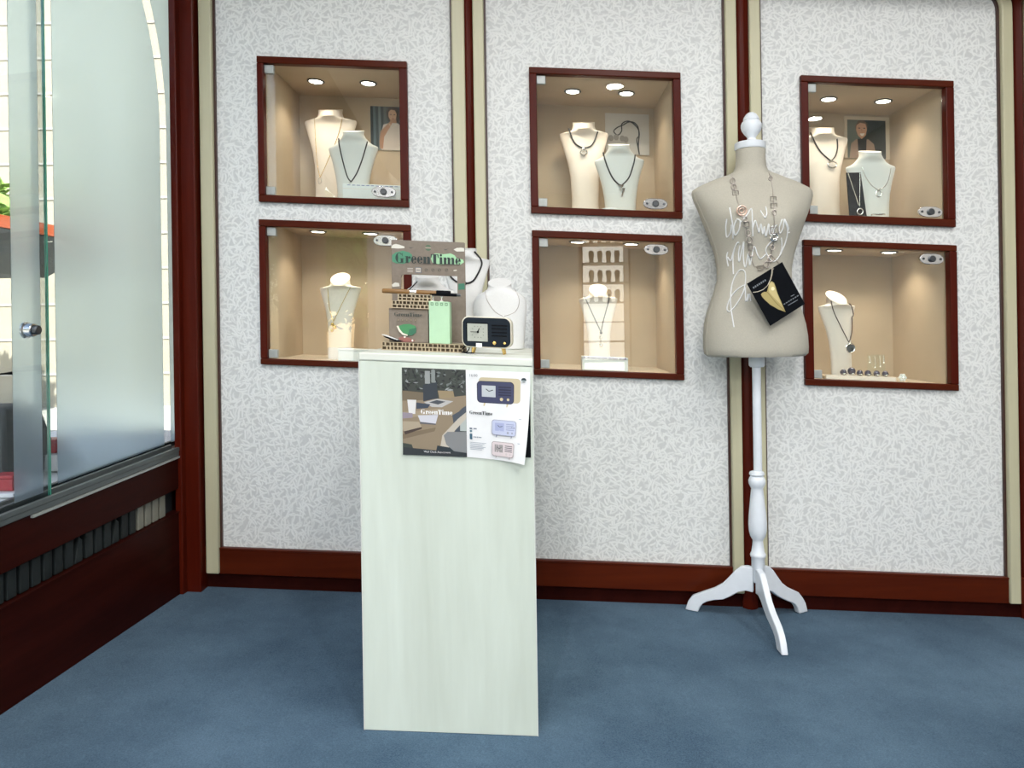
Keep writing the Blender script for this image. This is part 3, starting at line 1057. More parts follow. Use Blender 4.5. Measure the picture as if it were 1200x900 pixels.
# lower cases
bust('b7', 'cream bust with a thin gold chain in the lower left case', 397, 326, 2.78, 24.5, cf('lower left'), TALL, M['bust_cloth'], tilt=.75)
nk, o = necklace('b7', 'thin gold chain with a leafy pendant in the lower left case', [[(384, 338), (386, 360), (390.5, 377)], [(410.5, 337), (402, 353.4), (390.5, 377)]], .0013, M['gold'], 'necklaces')
make('pendant', G().ball((-.002, -.005, -.010), .007, 10).ball((.006, -.005, -.021), .008, 10).ball((-.004, -.006, -.033), .006, 10), M['gold'], nk)
bust('b8', 'cream bust standing behind a white stand in the lower middle case', 701.5, 339, 2.80, 23, cf('lower middle'), TALL, M['bust_cloth'], tilt=.75)
nk, o = necklace('b8', 'long black cord with a bead and drop in the lower middle case', [[(684.7, 346.5), (693.8, 366.7), (704.3, 389)], [(714, 344.7), (713, 354), (707.6, 374), (704.3, 389)]], .0020, M['black_cord'], 'necklaces')
make('bead', G().ball((0, -.004, -.003), .0055, 12), M['black'], nk)
make('pendant', G().ball((-.002, -.005, -.020), .006, 12).ball((-.002, -.006, -.050), .007, 12).tube([(-.002, -.005, -.02), (-.002, -.006, -.05)], .0012, 6), M['silver'], nk)
bust('b9', 'cream bust turned to the right behind a row of pearl rings, lower right case', 985, 348, 2.78, 26, cf('lower right'), TALL, M['bust_cloth'], twist=.30, tilt=.75)
nk, o = necklace('b9', 'brown cord with a round dark pendant in the lower right case', [[(974, 352.5), (976.8, 364.3), (983.2, 378.3), (994.7, 401)], [(996.6, 355.3), (999.8, 365.6), (1000.5, 378.3), (999.2, 391), (994.7, 401)]], .0018, M['bead'], 'necklaces')
pd = make('pendant', G().lathe([(.001, 0), (.017, 0), (.017, .003), (.001, .004)], (.003, -.003, -.022), 24, 'y'), M['dark_steel'], nk)
make('rim', G().ring((.003, -.005, -.022), .0165, .003), M['silver'], pd)


# ------------------------------------------------------------------ things in the cases
def box_at(name, label, cat, u0, u1, v0, Y, depth, m, floorf, group=None, part='block', bevel=.002):
    x0, z0 = at(u0, v0, Y)
    x1, _ = at(u1, v0, Y)
    xc = (x0 + x1) / 2
    zb = floorf(xc)
    h = at((u0 + u1) / 2, v0, Y)[1] - zb
    t = thing(name, label, cat, (xc, Y, zb), group)
    make(part, G().box(-(x1 - x0) / 2, (x1 - x0) / 2, 0, depth, .0005, h), m, t, sl=True, smooth=0, bevel=bevel)
    return t, (x1 - x0), h


t, w, h = box_at('glare_block', 'white block standing in for glare behind the lock of the upper left case', 'box', 401, 469, 216, 2.64, .07, M['white'], cf('upper left'))  # white solid added in place of the street glare on the glass
make('glare_line', G().box(-w / 2 - .0005, w / 2 + .0005, -.0006, .07, h * .72, h * .75), M['bust_cloth'], t, sl=True, smooth=0)
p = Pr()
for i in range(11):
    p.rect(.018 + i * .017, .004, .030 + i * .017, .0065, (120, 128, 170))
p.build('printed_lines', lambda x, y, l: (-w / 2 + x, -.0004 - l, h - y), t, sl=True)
t, w, h = box_at('jewellery_tray', 'low white tray at the bottom right of the lower left case', 'tray', 396, 437, 411, 2.66, .10, M['white'], cf('lower left'))
make('rim', G().box(-w / 2 - .002, w / 2 + .002, -.002, .102, h, h + .004), M['white'], t, sl=True, smooth=0)
t, w, h = box_at('display_stand', 'white stand with small print in front of the bust, lower middle case', 'stand', 682, 736, 420.5, 2.66, .06, M['white'], cf('lower middle'))
make('top_ledge', G().box(-w / 2, w / 2, -.003, .06, h, h + .006), M['white'], t, sl=True, smooth=0, bevel=.001)
p = Pr()
for i in range(12):
    p.rect(.006 + i * .0128, .001, .0065 + i * .0128 + .007 + .003 * (i % 3), .006, (150, 140, 175))
p.build('printed_lines', lambda x, y, l: (-w / 2 + x, -.0035 - l, h + .006 - y), t, sl=True)
# pictures on the back panels
BY = W + DEPTH


def sheet(name, label, cat, u0, u1, v0, v1, m, thick=.003):
    Y = BY - .002
    x0, s1 = lev(u0, v0, Y)
    x1, s0 = lev(u1, v1, Y)
    s1 = lev((u0 + u1) / 2, v0, Y)[1]
    s0 = lev((u0 + u1) / 2, v1, Y)[1]
    xc = (x0 + x1) / 2
    t = thing(name, label, cat, (xc, BY, -K * xc + s0))
    make('card', G().box(-(x1 - x0) / 2, (x1 - x0) / 2, -.001 - thick, -.0005, 0, s1 - s0), m, t, sl=True, smooth=0)
    wd_, ht = x1 - x0, s1 - s0
    return t, wd_, ht, (lambda x, y, l: (-wd_ / 2 + x * wd_ / 100, -.001 - thick - l, ht - y * wd_ / 100))


t, w, h, pl = sheet('portrait_card', 'photo card of a woman in a white top, upper left case', 'picture', 434, 469, 125, 176, M['white'])
H = h / w * 100
p = Pr()
p.rect(0, 0, 100, H, (66, 76, 80))
for i, cc in enumerate(((28, 40, 46), (90, 108, 116), (52, 64, 70), (110, 122, 124), (40, 50, 54), (84, 92, 92))):
    p.poly([(i * 9, 0), (i * 9 + 8, 0), (i * 9 + 11, H), (i * 9 + 1, H)], cc)
p.poly([(55, 18), (62, 4), (78, 0), (94, 6), (100, 20), (100, 60), (90, 52), (62, 50), (56, 34)], (58, 38, 26))
p.poly([(62, 20), (70, 10), (84, 12), (90, 24), (88, 40), (78, 52), (68, 46), (62, 34)], (198, 156, 124))
p.poly([(68, 44), (88, 42), (90, 62), (66, 64)], (176, 132, 100))
p.poly([(44, 62), (64, 56), (94, 56), (100, 62), (100, H), (36, H), (36, 92)], (206, 194, 186))
p.poly([(30, 120), (34, 86), (56, 62), (68, 50), (74, 58), (62, 78), (46, 104), (42, H - 4), (32, H - 4)], (180, 134, 104))
p.ell(70, 27, 3, 1.4, (52, 36, 28)).ell(82, 27, 3, 1.4, (52, 36, 28)).ell(77, 41, 4.5, 1.5, (150, 78, 66))
p.line([(76, 28), (78, 35)], 1.2, (160, 116, 90))
p.line([(64, 60), (76, 72), (90, 60)], 1.5, (228, 214, 190))
p.build('printed_portrait', pl, t, sl=True)
t, w, h, pl = sheet('picture_card', 'white card printed with a looped black cord, upper middle case', 'picture', 709, 761, 133.5, 181, M['white'])
p = Pr()
p.rect(0, 0, 100, h / w * 100, (200, 196, 192))
for s in ([(77, 92), (75, 70), (77, 40), (66, 24), (52, 17), (38, 24), (37, 40), (28, 50), (19, 42), (27, 33), (40, 27), (52, 20), (64, 20), (74, 30), (76, 50), (71, 60), (76, 92)],):
    p.line([(q.x, q.y) for q in smooth_path([(a, b, 0) for a, b in s], 8)], 2.6, (22, 24, 26))
for cx, cy in ((12, 58), (24, 56), (38, 58), (46, 60)):
    p.ell(cx, cy, 6, 7, (150, 144, 138))
p.build('printed_cord', pl, t, sl=True)
t, w, h, pl = sheet('portrait_card', 'photo card of a smiling person in a dark scarf, upper right case', 'picture', 989, 1043, 137, 186, M['case_floor'], .005)
H = h / w * 100
p = Pr()
p.rect(6, 8, 90, H, (18, 30, 30))
p.rect(6, 8, 34, H, (96, 104, 96))
for i in range(6):
    p.rect(48 + i * 7, 8, 50 + i * 7, H, (28, 46, 42))
p.poly([(10, H), (14, 60), (26, 50), (52, 50), (64, 60), (70, H)], (158, 132, 116))
p.poly([(28, 50), (48, 50), (46, H), (30, H)], (20, 22, 26))
p.poly([(24, 20), (30, 10), (42, 8), (50, 16), (50, 26), (24, 28)], (96, 72, 52))
p.poly([(26, 20), (34, 14), (46, 16), (49, 28), (46, 42), (37, 50), (29, 42), (25, 30)], (200, 152, 122))
p.poly([(33, 38), (44, 37), (41, 43), (36, 43)], (238, 226, 216))
p.ell(32, 26, 2.4, 1.1, (50, 36, 30)).ell(43, 26, 2.4, 1.1, (50, 36, 30))
p.line([(37, 28), (38, 34)], 1, (168, 116, 92))
p.build('printed_portrait', pl, t, sl=True)
# navy card with a chain, upper right case
Yc = 2.685
xc, zt = at(1003, 201, Yc)
ff = cf('upper right')
zb = ff(xc)
t = thing('jewellery_card', 'narrow navy card with a silver chain in the upper right case', 'card', (xc, Yc, zb))
hh = zt - zb
ln = .10
make('card', G().add([(-.024, 0, .001), (.040, 0, .001), (.026, hh * ln, hh), (-.027, hh * ln, hh), (-.024, .004, .001), (.040, .004, .001), (.026, hh * ln + .004, hh), (-.027, hh * ln + .004, hh)], [(0, 1, 2, 3), (7, 6, 5, 4), (0, 4, 5, 1), (1, 5, 6, 2), (2, 6, 7, 3), (3, 7, 4, 0)]), M['navy_card'], t, smooth=0)
fz = lambda x, z: (x, z * ln - .003, z)
ch = thing('necklace', 'thin silver chain with a small round pendant on the navy card', 'necklace', (xc, Yc, zb + hh * .5), 'necklaces')
make('chain', G().tube([fz(-.022, hh * .985), fz(.010, hh * .33), fz(.013, hh * .31), fz(.022, hh * .975)], .0014, 6), M['silver'], ch, xf=Matrix.Translation((0, 0, -hh * .5)))
make('pendant', G().ring(fz(.013, hh * .20), .0105, .003), M['silver'], ch, xf=Matrix.Translation((0, -.001, -hh * .5)))


def small(name, label, cat, u, v, Y, floorf, group=None):
    x, _ = at(u, v, Y)
    return thing(name, label, cat, (x, Y, floorf(x)), group)


t = small('bracelet', 'coiled white bracelet before the front bust, upper middle case', 'bracelet', 713, 243, 2.645, cf('upper middle'))
make('coil', G().ring((0, 0, .006), .030, .0055, False, 28, 8, sz=.5), M['silver'], t)
make('coil', G().ring((.004, .002, .014), .026, .0045, False, 28, 8, sz=.5), M['white'], t)
for i, (u, nm) in enumerate(((681.5, 'left'), (692, 'right'))):
    t = small('earring', 'small silver earring before the rear bust, %s one of two' % nm, 'earring', u, 236, 2.78, cf('upper middle'), 'earrings in the upper middle case')
    make('hoop', G().ring((0, 0, .018), .011, .003), M['silver'], t)
    make('stud', G().ball((.004, -.003, .031), .005, 10), M['silver'], t)
t = small('bracelet', 'silver bracelet on a white pad at the foot of the bust, upper right case', 'bracelet', 1031, 250, 2.645, cf('upper right'))
make('pad', G().box(-.045, .045, -.015, .03, 0.0005, .012), M['white'], t, sl=True, smooth=0, bevel=.004)
make('coil', G().ring((-.004, .004, .022), .022, .0035, False, 28, 8, sz=.5), M['silver'], t)
# lower right case: tray, six pearl rings, acrylic stand, flower brooch
ff = cf('lower right')
xL, _ = at(968, 442, 2.665)
xR, _ = at(1050, 442, 2.665)
tray = thing('jewellery_tray', 'long cream tray carrying six pearl rings in the lower right case', 'tray', ((xL + xR) / 2, 2.665, ff((xL + xR) / 2)))
wT = (xR - xL) / 2
make('tray_base', G().box(-wT, wT, 0, .07, .0005, .012), M['case_floor'], tray, sl=True, smooth=0, bevel=.002)
make('tray_lip', G().box(-wT, wT, -.002, .004, .0005, .016), M['bust_cloth'], tray, sl=True, smooth=0, bevel=.001)
for i, u in enumerate((988.3, 998, 1007.5, 1017, 1027.3, 1037.5)):
    x, _ = at(u, 437, 2.69)
    wh = ['leftmost', 'second', 'third', 'fourth', 'fifth', 'rightmost'][i]
    t = thing('pearl_ring', 'dark pearl ring on the cream tray, %s of six from the left' % wh, 'ring', (x, 2.69, ff(x) + .0121), 'pearl rings on the tray')
    make('pearl', G().ball((0, 0, .0135 + (.006 if i == 1 else 0)), .0115 if i != 1 else .014, 14), M['pearl'], t)
    make('setting', G().ring((.002, -.004, .009), .009, .0025, False, 16, 6, sz=.6).box(-.008, .010, -.004, .006, 0, .005), M['silver'], t)
x, _ = at(1027, 430, 2.80)
t = thing('earring_stand', 'clear acrylic stand hung with earrings behind the pearl rings', 'stand', (x, 2.80, ff(x)))
make('acrylic_sheet', G().box(-.033, .033, 0, .004, .001, .092), M['glass'], t, smooth=0)
make('acrylic_foot', G().box(-.033, .033, -.02, .03, .0005, .004), M['glass'], t, smooth=0)
for sx in (-.028, -.008, .012, .026):
    make('earring_drop', G().tube([(sx, -.003, .088), (sx * .9 + .002, -.006, .06), (sx, -.006, .035 + abs(sx))], .0012, 6).ball((sx, -.006, .035 + abs(sx)), .0035, 8), M['silver'], t)
x, _ = at(1057, 442, 2.665)
t = thing('brooch', 'small white flower brooch right of the cream tray', 'brooch', (x, 2.665, ff(x)))
for i in range(6):
    a = i * PI / 3
    make('petal', G().ball((.009 * math.cos(a), -.004, .016 + .009 * math.sin(a)), .0065, 8), M['white'], t)
make('centre', G().ball((0, -.008, .016), .005, 8), M['silver'], t)
x, _ = at(797, 437, 2.66)

# ================================================================== THE DRESS FORM
MY = 2.453
mx0, _ = at(886, 716, MY)
mz0 = -K * mx0
man = thing('dress_form', 'linen covered dress form on a white turned tripod by the wall', 'dress form', (mx0, MY, mz0))


def ml(u, v, Y=MY):
    x, z = at(u, v, Y)
    return x - mx0, z - mz0


TOR = [(176, 862.5, 896.5, .048, .050), (186, 863, 896.3, .048, .05), (196, 862, 897.5, .050, .052), (201, 859.5, 899.5, .053, .055), (204, 855, 905, .057, .060),
       (207, 847, 912, .060, .062), (211, 835.5, 922, .064, .064), (215, 825.5, 933, .068, .066), (219, 817, 941.5, .071, .068), (222.5, 811.5, 948.2, .073, .070), (226, 810.6, 951, .076, .072), (232, 812, 951.3, .082, .075),
       (238, 814.5, 949.6, .090, .080), (244, 817.5, 947.5, .097, .084), (251, 820.5, 945, .105, .087), (258, 823.2, 942, .110, .09), (266, 826.5, 939.5, .111, .09), (275, 830, 936.5, .107, .088), (288, 834.8, 932, .099, .085),
       (300, 838.3, 928.6, .093, .080), (315, 840.4, 926, .089, .078), (328, 840.6, 926, .088, .080), (340, 837.6, 928.5, .090, .086), (352, 833.5, 933, .094, .094), (366, 828.6, 938.3, .099, .102), (380, 825.8, 942.4, .104, .107),
       (394, 824.8, 944.8, .107, .108), (407, 824.9, 945.6, .107, .106), (414, 826, 945.3, .105, .104), (417, 830, 942, .100, .099)]
rings = []
nT = 64
cxs = []
for v, ul, ur, df, db in TOR:
    xl, z = ml(ul, v)
    xr, z2 = ml(ur, v)
    z = (z + z2) / 2
    c, hw = (xl + xr) / 2, (xr - xl) / 2
    ring = []
    ex = 1.0 if v < 205 else (.72 if v < 262 else .86)
    for i in range(nT):
        a = 2 * PI * i / nT
        ca, sa = math.cos(a), math.sin(a)
        x = c + hw * math.copysign(abs(ca) ** ex, ca)
        y = -(df if sa > 0 else db) * math.copysign(abs(sa) ** (.92 if ex < 1 else 1), sa)
        if sa > 0:
            zb = (v - 262) / 26
            for sx in (-.072, .072):
                y -= .026 * math.exp(-((x - c - sx) / .052) ** 2 - zb * zb) * sa ** .5
        ring.append((x, y, z))
    rings.append(ring)
rings = rings[::-1]
tor = make('torso', G().loft(rings), M['form_cloth'], man, smooth=55)
TB = BVHTree.FromPolygons([Vector(p) + Vector((mx0, MY, mz0)) for r in rings for p in r], [p.vertices[:] for p in tor.data.polygons])


def on_torso(u, v, lift=.002):
    x, z = at(u, v, MY)
    d = Vector((x, MY, z - EYE)).normalized()
    h = TB.ray_cast(Vector((0, 0, EYE)), d)
    if h[0] is None:
        q = TB.find_nearest(Vector((x, MY, z)))[0]
        return Vector((x - mx0, q.y - MY, z - mz0))
    p = h[0] - d * lift
    return Vector((p.x - mx0, p.y - MY, p.z - mz0))


make('side_seam', G().tube([(rings[i][nT // 2 - 2][0], rings[i][nT // 2 - 2][1] - .0005, rings[i][nT // 2 - 2][2]) for i in range(1, 20)], .0016, 6), M['bead'] if False else M['form_cloth'], tor)
pxs = MY / F


def turned(name, u, prof, m, parent=man, n=36):
    """a turned piece from (picture row, radius in picture units)"""
    c, _ = ml(u, prof[0][0])
    P = [(max(.0005, r * pxs), ml(u, v)[1]) for v, r in prof]
    return make(name, G().lathe(P[::-1], (c, 0, 0), n), m, parent, smooth=40)


turned('neck_cap', 879, [(167.4, .5), (167.4, 16.6), (168.2, 17.8), (174, 17.8), (175.6, 17), (176, .5)], M['white_paint'])
turned('finial', 880.2, [(131.6, .5), (132, 3.2), (134, 6), (137, 8), (139, 9), (140.6, 9.2), (141.5, 8.6), (143, 10.4), (146, 11.9), (149, 12.1), (153, 11), (157, 8.4), (160, 5.6), (161.8, 4.6), (163.4, 5.2), (165, 7.2), (166, 9.6), (167.5, 10), (167.6, .5)], M['white_paint'])
turned('collar', 886.8, [(417, .5), (417, 8), (420, 9.2), (428, 9.2), (430, 7.6), (431, .5)], M['white_paint'])
turned('pole', 886.3, [(425, .5), (425, 4.9), (556, 4.9), (556, .5)], M['white_paint'], n=24)
turned('turned_post', 886.9, [(551.5, .5), (551.8, 5.5), (553, 8), (555.5, 8.8), (557, 7.8), (558, 7.0), (559.5, 8.4), (563, 9.7), (567, 9.4), (570.5, 7.6), (572.5, 6.8), (580, 7.6), (592, 8.8), (604, 10), (614, 10.5), (622, 10.1), (628, 8.6), (632, 6.4), (634, 5.8), (640, 6.5), (647, 7.6), (648, 8.4), (650, 9.1), (652.5, 8.4), (653.5, 7.6), (678, 7.6), (682, 6.2), (682, .5)], M['white_paint'])
legs = [(math.atan2(.111, .185), 1.0), (math.atan2(.087, -.19), 1.0), (math.atan2(-.197, .006), 1.0)]
UP = [(.012, .186), (.030, .188), (.052, .184), (.070, .168), (.088, .146), (.112, .118), (.140, .098), (.170, .083), (.196, .070), (.216, .054), (.230, .034), (.241, .002)]
LO = [(.012, .104), (.036, .106), (.060, .098), (.088, .078), (.112, .064), (.140, .054), (.165, .044), (.180, .034), (.190, .020), (.197, .002)]
cxl, _ = ml(887.6, 700)
# the hub stands where the three feet centre
for a, _s in legs:
    poly = UP + LO[::-1]
    g = G().prism(poly, -.0105, .0105)
    lg = make('leg', g, M['white_paint'], man, smooth=25, bevel=.003, xf=Matrix.Translation((cxl, 0, 0)) @ Matrix.Rotation(a, 4, 'Z'), sl=False)
    for v in lg.data.vertices:
        v.co.z += -K * v.co.x if v.co.z < .06 else -K * v.co.x * .4

# the white handwriting on the chest
strokes = [
    [(150, 240), (140, 330), (150, 430), (190, 380), (200, 300)], [(180, 120), (195, 200), (215, 330), (215, 450)],
    [(250, 250), (225, 330), (240, 410), (280, 350), (290, 260), (255, 240)], [(300, 270), (360, 200), (410, 130), (420, 250), (425, 420)],
    [(425, 330), (450, 255), (475, 330), (490, 380), (510, 290), (530, 400), (545, 320), (562, 425), (592, 290), (602, 400), (640, 310)],
    [(505, 150), (535, 200), (555, 225), (572, 180), (560, 110)],
    [(640, 310), (610, 350), (625, 425), (655, 330), (680, 300)],
    [(735, 240), (705, 330), (712, 390), (745, 330), (752, 250)], [(752, 240), (785, 320), (788, 400), (765, 500), (735, 570), (700, 640), (655, 685)],
    [(760, 240), (800, 330), (788, 382), (812, 380)],
    [(725, 440), (730, 540), (700, 640), (640, 690), (590, 640), (562, 570), (590, 510), (640, 465)],
    [(160, 590), (150, 640), (165, 740)], [(160, 640), (190, 680), (212, 610), (235, 540), (262, 490), (280, 490)], [(235, 540), (215, 640), (220, 820)],
    [(290, 520), (275, 600), (282, 690), (310, 560), (330, 480), (325, 640), (345, 750), (380, 600), (390, 730), (412, 650), (440, 530), (480, 630), (510, 660), (562, 610)],
]
S2 = [[(180, 750), (160, 620), (145, 480), (155, 330), (185, 230), (230, 160), (270, 145), (300, 180), (300, 290), (270, 400), (200, 520), (130, 585), (108, 540), (150, 430), (220, 350), (300, 300)],
      [(300, 330), (306, 480), (330, 400), (325, 478), (345, 400), (358, 475)]]
L = [[(835 + a / 9, 230 + b / 9) for a, b in s] for s in strokes] + [[(840 + a / 9, 300 + b / 9) for a, b in s] for s in S2]
for s in L:
    pts = [on_torso(q.x, q.y, .0012) for q in smooth_path([(a, b, 0) for a, b in s], 6)]
    make('handwriting', G().tube(pts, .0021, 6), M['white'], tor, smooth=60)

# long chain of open links
cn = thing('chain_necklace', 'long silver chain of open round and square links on the dress form', 'necklace', (mx0, MY - .10, on_torso(880, 300)[2] + mz0))
base = Vector((0, -.10, on_torso(880, 300)[2]))
strand1 = [(857.5, 203), (859, 214), (861, 222), (865, 238), (869, 250), (874, 266), (877, 284), (879, 298), (884, 312)]
strand2 = [(901, 202), (904.5, 214), (906, 226), (907, 242), (907.5, 262), (907, 280), (903, 300), (897, 314), (884, 312)]
for s in (strand1, strand2):
    path = [on_torso(q.x, q.y, .0022) - base for q in smooth_path([(a, b, 0) for a, b in s], 8)]
    make('fine_chain', G().tube(path, .0011, 5), M['pale_chain'], cn, smooth=60)
links = [(858.5, 212, 'r', 3.4), (860, 219, 'r', 3.2), (862, 226, 's', 3.2), (869, 247, 'R', 5.2), (873, 257, 'r', 3), (874.5, 263, 's', 3.4), (876.5, 273, 'r', 3.2), (878, 281, 'r', 3.6), (879, 289, 's', 3), (880.5, 297, 'r', 3.4),
         (903, 209, 'r', 2.6), (906.3, 233, 's', 3.2), (906.8, 241, 's', 3.4), (907.5, 249, 'r', 2.6), (907.5, 270, 's', 4.2), (907, 277.5, 'H', 4.6), (905, 290, 'r', 2.8), (903, 303, 'r', 3.8), (898.5, 310, 'r', 3.6), (891, 314, 's', 3)]
for u, v, kind, r in links:
    q = on_torso(u, v, .004) - base
    rr = r * pxs
    if kind == 's':
        pts = [(q.x - rr, q.y, q.z - rr * .8), (q.x + rr, q.y, q.z - rr * .8), (q.x + rr, q.y, q.z + rr * .8), (q.x - rr, q.y, q.z + rr * .8)]
        gg = G().tube(pts, .0018, 6, closed=True)
    elif kind == 'H':
        gg = G().tube([(q.x + rr * math.cos(k * PI / 3), q.y, q.z + rr * math.sin(k * PI / 3)) for k in range(6)], .0022, 6, closed=True).ring((q.x, q.y - .001, q.z), rr * .55, .0016)
    elif kind == 'R':
        gg = G().ring((q.x, q.y - .002, q.z), rr, .0026).ring((q.x, q.y - .002, q.z), rr * .5, .0016)
    else:
        gg = G().ring((q.x, q.y, q.z), rr, .0017, sx=.85)
    make('link', gg, M['rose'] if kind == 'R' else M['pale_chain'] if kind != 'H' else M['silver'], cn)

# black picture card hanging on the waist
Cc = [(873.3, 332.8), (917.2, 306.9), (942.8, 352.8), (906, 379.4)]
yF = MY - .135
ctr = Vector((*at(909.5, 343, yF), 0))
dcard = Vector((ctr.x, yF, ctr.y))
card = thing('picture_card', 'black card with a golden leaf heart hanging tilted on the dress form', 'card', dcard)
tiltx = math.radians(-4)
cor = [Vector((at(u, v, yF)[0] - dcard.x, 0, at(u, v, yF)[1] - dcard.z)) for u, v in Cc]
eu = (cor[1] - cor[0]).normalized()
wC, hC = (cor[1] - cor[0]).length, (cor[3] - cor[0]).length
ev = Vector((-eu.z, 0, eu.x)) * -1
o0 = cor[0]
yaw = .20                                             # turned to follow the waist


def cp(x, y, l):
    q = o0 + eu * x + ev * y
    return (q.x, -l + yaw * q.x, q.z)


v8 = [cp(x, y, l) for l in (0, -.0025) for x, y in ((0, 0), (wC, 0), (wC, hC), (0, hC))]
make('card_sheet', G().add(v8, [(0, 1, 2, 3), (7, 6, 5, 4), (0, 4, 5, 1), (1, 5, 6, 2), (2, 6, 7, 3), (3, 7, 4, 0)]), M['black'], card, smooth=0)
p = Pr()


def cc_(a, b):
    """picture point of the enlarged card -> card units"""
    u, v = 840 + a / 9, 300 + b / 9
    x, z = at(u, v, yF)
    q = Vector((x - dcard.x, 0, z - dcard.z)) - o0
    return q.dot(eu), q.dot(ev)


heart = [cc_(*q) for q in ((455, 405), (470, 388), (495, 378), (522, 382), (536, 330), (548, 285), (575, 266), (602, 282), (618, 320), (640, 390), (670, 455), (700, 520), (732, 590), (650, 562), (560, 515), (500, 465), (468, 432))]
p.poly(heart, (176, 160, 104))
p.poly([cc_(*q) for q in ((545, 300), (575, 275), (600, 295), (625, 370), (660, 450), (690, 520), (600, 440), (545, 380))], (204, 188, 132))
p.line([cc_(*q) for q in ((515, 370), (560, 420), (620, 490), (725, 582))], .0016, (120, 104, 60))
p.ell(*cc_(588, 345), .006, .006, (240, 230, 190), 14)
arc_ = [cc_(*q) for q in ((365, 385), (420, 378), (480, 355), (530, 310), (560, 250), (575, 190), (580, 130))]
p.line(arc_, .0020, (214, 206, 186))
p.line([(x + .004, y - .001) for x, y in arc_[2:]], .0014, (170, 160, 140))
for (a, b), (c2, d2), w in (((365, 340), (515, 250), .0055), ((710, 510), (885, 410), .0032), ((760, 520), (870, 460), .002), ((790, 425), (830, 405), .002)):
    A, B_ = cc_(a, b), cc_(c2, d2)
    nn = 7 if w > .003 else 12
    for i in range(nn):
        f0, f1 = i / nn, (i + .68) / nn
        p.line([(A[0] + (B_[0] - A[0]) * f0, A[1] + (B_[1] - A[1]) * f0), (A[0] + (B_[0] - A[0]) * f1, A[1] + (B_[1] - A[1]) * f1)], w, (120, 126, 132) if w > .003 else (150, 156, 166))
p.build('printed_jewel', lambda x, y, l: cp(x, y, l), card)
hs = cp(wC * .72, .004, .002)
tl = [on_torso(905, 300, .003), on_torso(913, 309, .004)]
make('hanging_loop', G().tube([Vector(hs), Vector(tl[1]) + Vector((mx0, MY, mz0)) - dcard, Vector(tl[0]) + Vector((mx0, MY, mz0)) - dcard], .0012, 6), M['pale_chain'], card)

# ================================================================== THE PLINTH
PY, PB = 1.733, 2.40
px0, px1 = -.4045, .0075
pxc = (px0 + px1) / 2
PTOP = .893
pln = thing('plinth', 'tall pale wood display plinth in the middle of the carpet', 'plinth', (pxc, PY, -K * pxc))
hwp = (px1 - px0) / 2


def pt(x):
    """height of the plinth top at x"""
    return -K * x + PTOP


make('front_panel', G().box(-hwp + .002, hwp - .002, 0, .019, .001, PTOP - .020), M['plinth'], pln, sl=True, smooth=0, bevel=.001)
make('side_panel', G().box(-hwp, -hwp + .019, .0195, PB - PY, .001, PTOP - .020), M['plinth'], pln, sl=True, smooth=0)
make('side_panel', G().box(hwp - .019, hwp, .0195, PB - PY, .001, PTOP - .020), M['plinth'], pln, sl=True, smooth=0)
make('edge_band', G().box(-hwp, -hwp + .0019, -.0003, .0192, .001, PTOP - .020), M['edging'], pln, sl=True, smooth=0)
make('edge_band', G().box(hwp - .0019, hwp, -.0003, .0192, .001, PTOP - .020), M['edging'], pln, sl=True, smooth=0)
make('back_panel', G().box(-hwp + .02, hwp - .02, PB - PY - .019, PB - PY, .001, PTOP - .020), M['plinth'], pln, sl=True, smooth=0)
make('top_board', G().box(-hwp, hwp, -.0015, PB - PY, PTOP - .0195, PTOP), M['plinth_x'], pln, sl=True, smooth=0, bevel=.0035)

# ---- brochure on the plinth front
bY = PY - .0008
bx0, bs1 = lev(471, 431, bY)
xm, _ = lev(546.5, 480, bY)
bx1, _ = lev(621.5, 450, bY)
bs0 = lev(510, 534, bY)[1]
bs1 = lev(545, 433.3, bY)[1]
bh = bs1 - bs0
br = thing('brochure', 'open brochure with a desk photo and radio clocks on the plinth front', 'brochure', (xm, PY, -K * xm + bs0))
wl_, wr_ = xm - bx0, bx1 - xm
make('page', G().box(-wl_, 0, -.0022, -.0012, 0, bh), M['white'], br, sl=True, smooth=0)
make('page_shadow', G().box(.0, wr_ - .001, -.0022, -.0012, .004, bh - .002), M['black'], br, sl=True, smooth=0)  # black sheet put in for the shadow under the lifted page


def curl(x, z):
    """how far the loose right page stands off the plinth"""
    f = max(0, x / wr_ - .35) / .65
    g_ = max(0, 1 - z / bh)
    return .0026 + .030 * f * f * g_ ** 1.6


def rp(x, y, l):
    z = bh - y
    shrink = 1 - .11 * (max(0, 1 - z / bh)) ** 1.8 * (x / wr_)
    return (x * shrink, -curl(x, z) - l, z - .008 * (x / wr_) * (1 - z / bh))


g = G()
nx, nz = 14, 16
vs = [rp(wr_ * i / nx, bh * j / nz, 0) for j in range(nz + 1) for i in range(nx + 1)] + [rp(wr_ * i / nx, bh * j / nz, -.0006) for j in range(nz + 1) for i in range(nx + 1)]
N1 = (nx + 1) * (nz + 1)
fs = []
for j in range(nz):
    for i in range(nx):
        q = j * (nx + 1) + i
        fs += [(q, q + 1, q + nx + 2, q + nx + 1), (N1 + q, N1 + q + nx + 1, N1 + q + nx + 2, N1 + q + 1)]
for i in range(nx):
    for q in (i, nz * (nx + 1) + i):
        fs.append((q, q + 1, N1 + q + 1, N1 + q))
for j in range(nz):
    for q in (j * (nx + 1), j * (nx + 1) + nx):
        fs.append((q, q + nx + 1, N1 + q + nx + 1, N1 + q))
make('page', G().add(vs, fs), M['white'], br, sl=True, smooth=60)
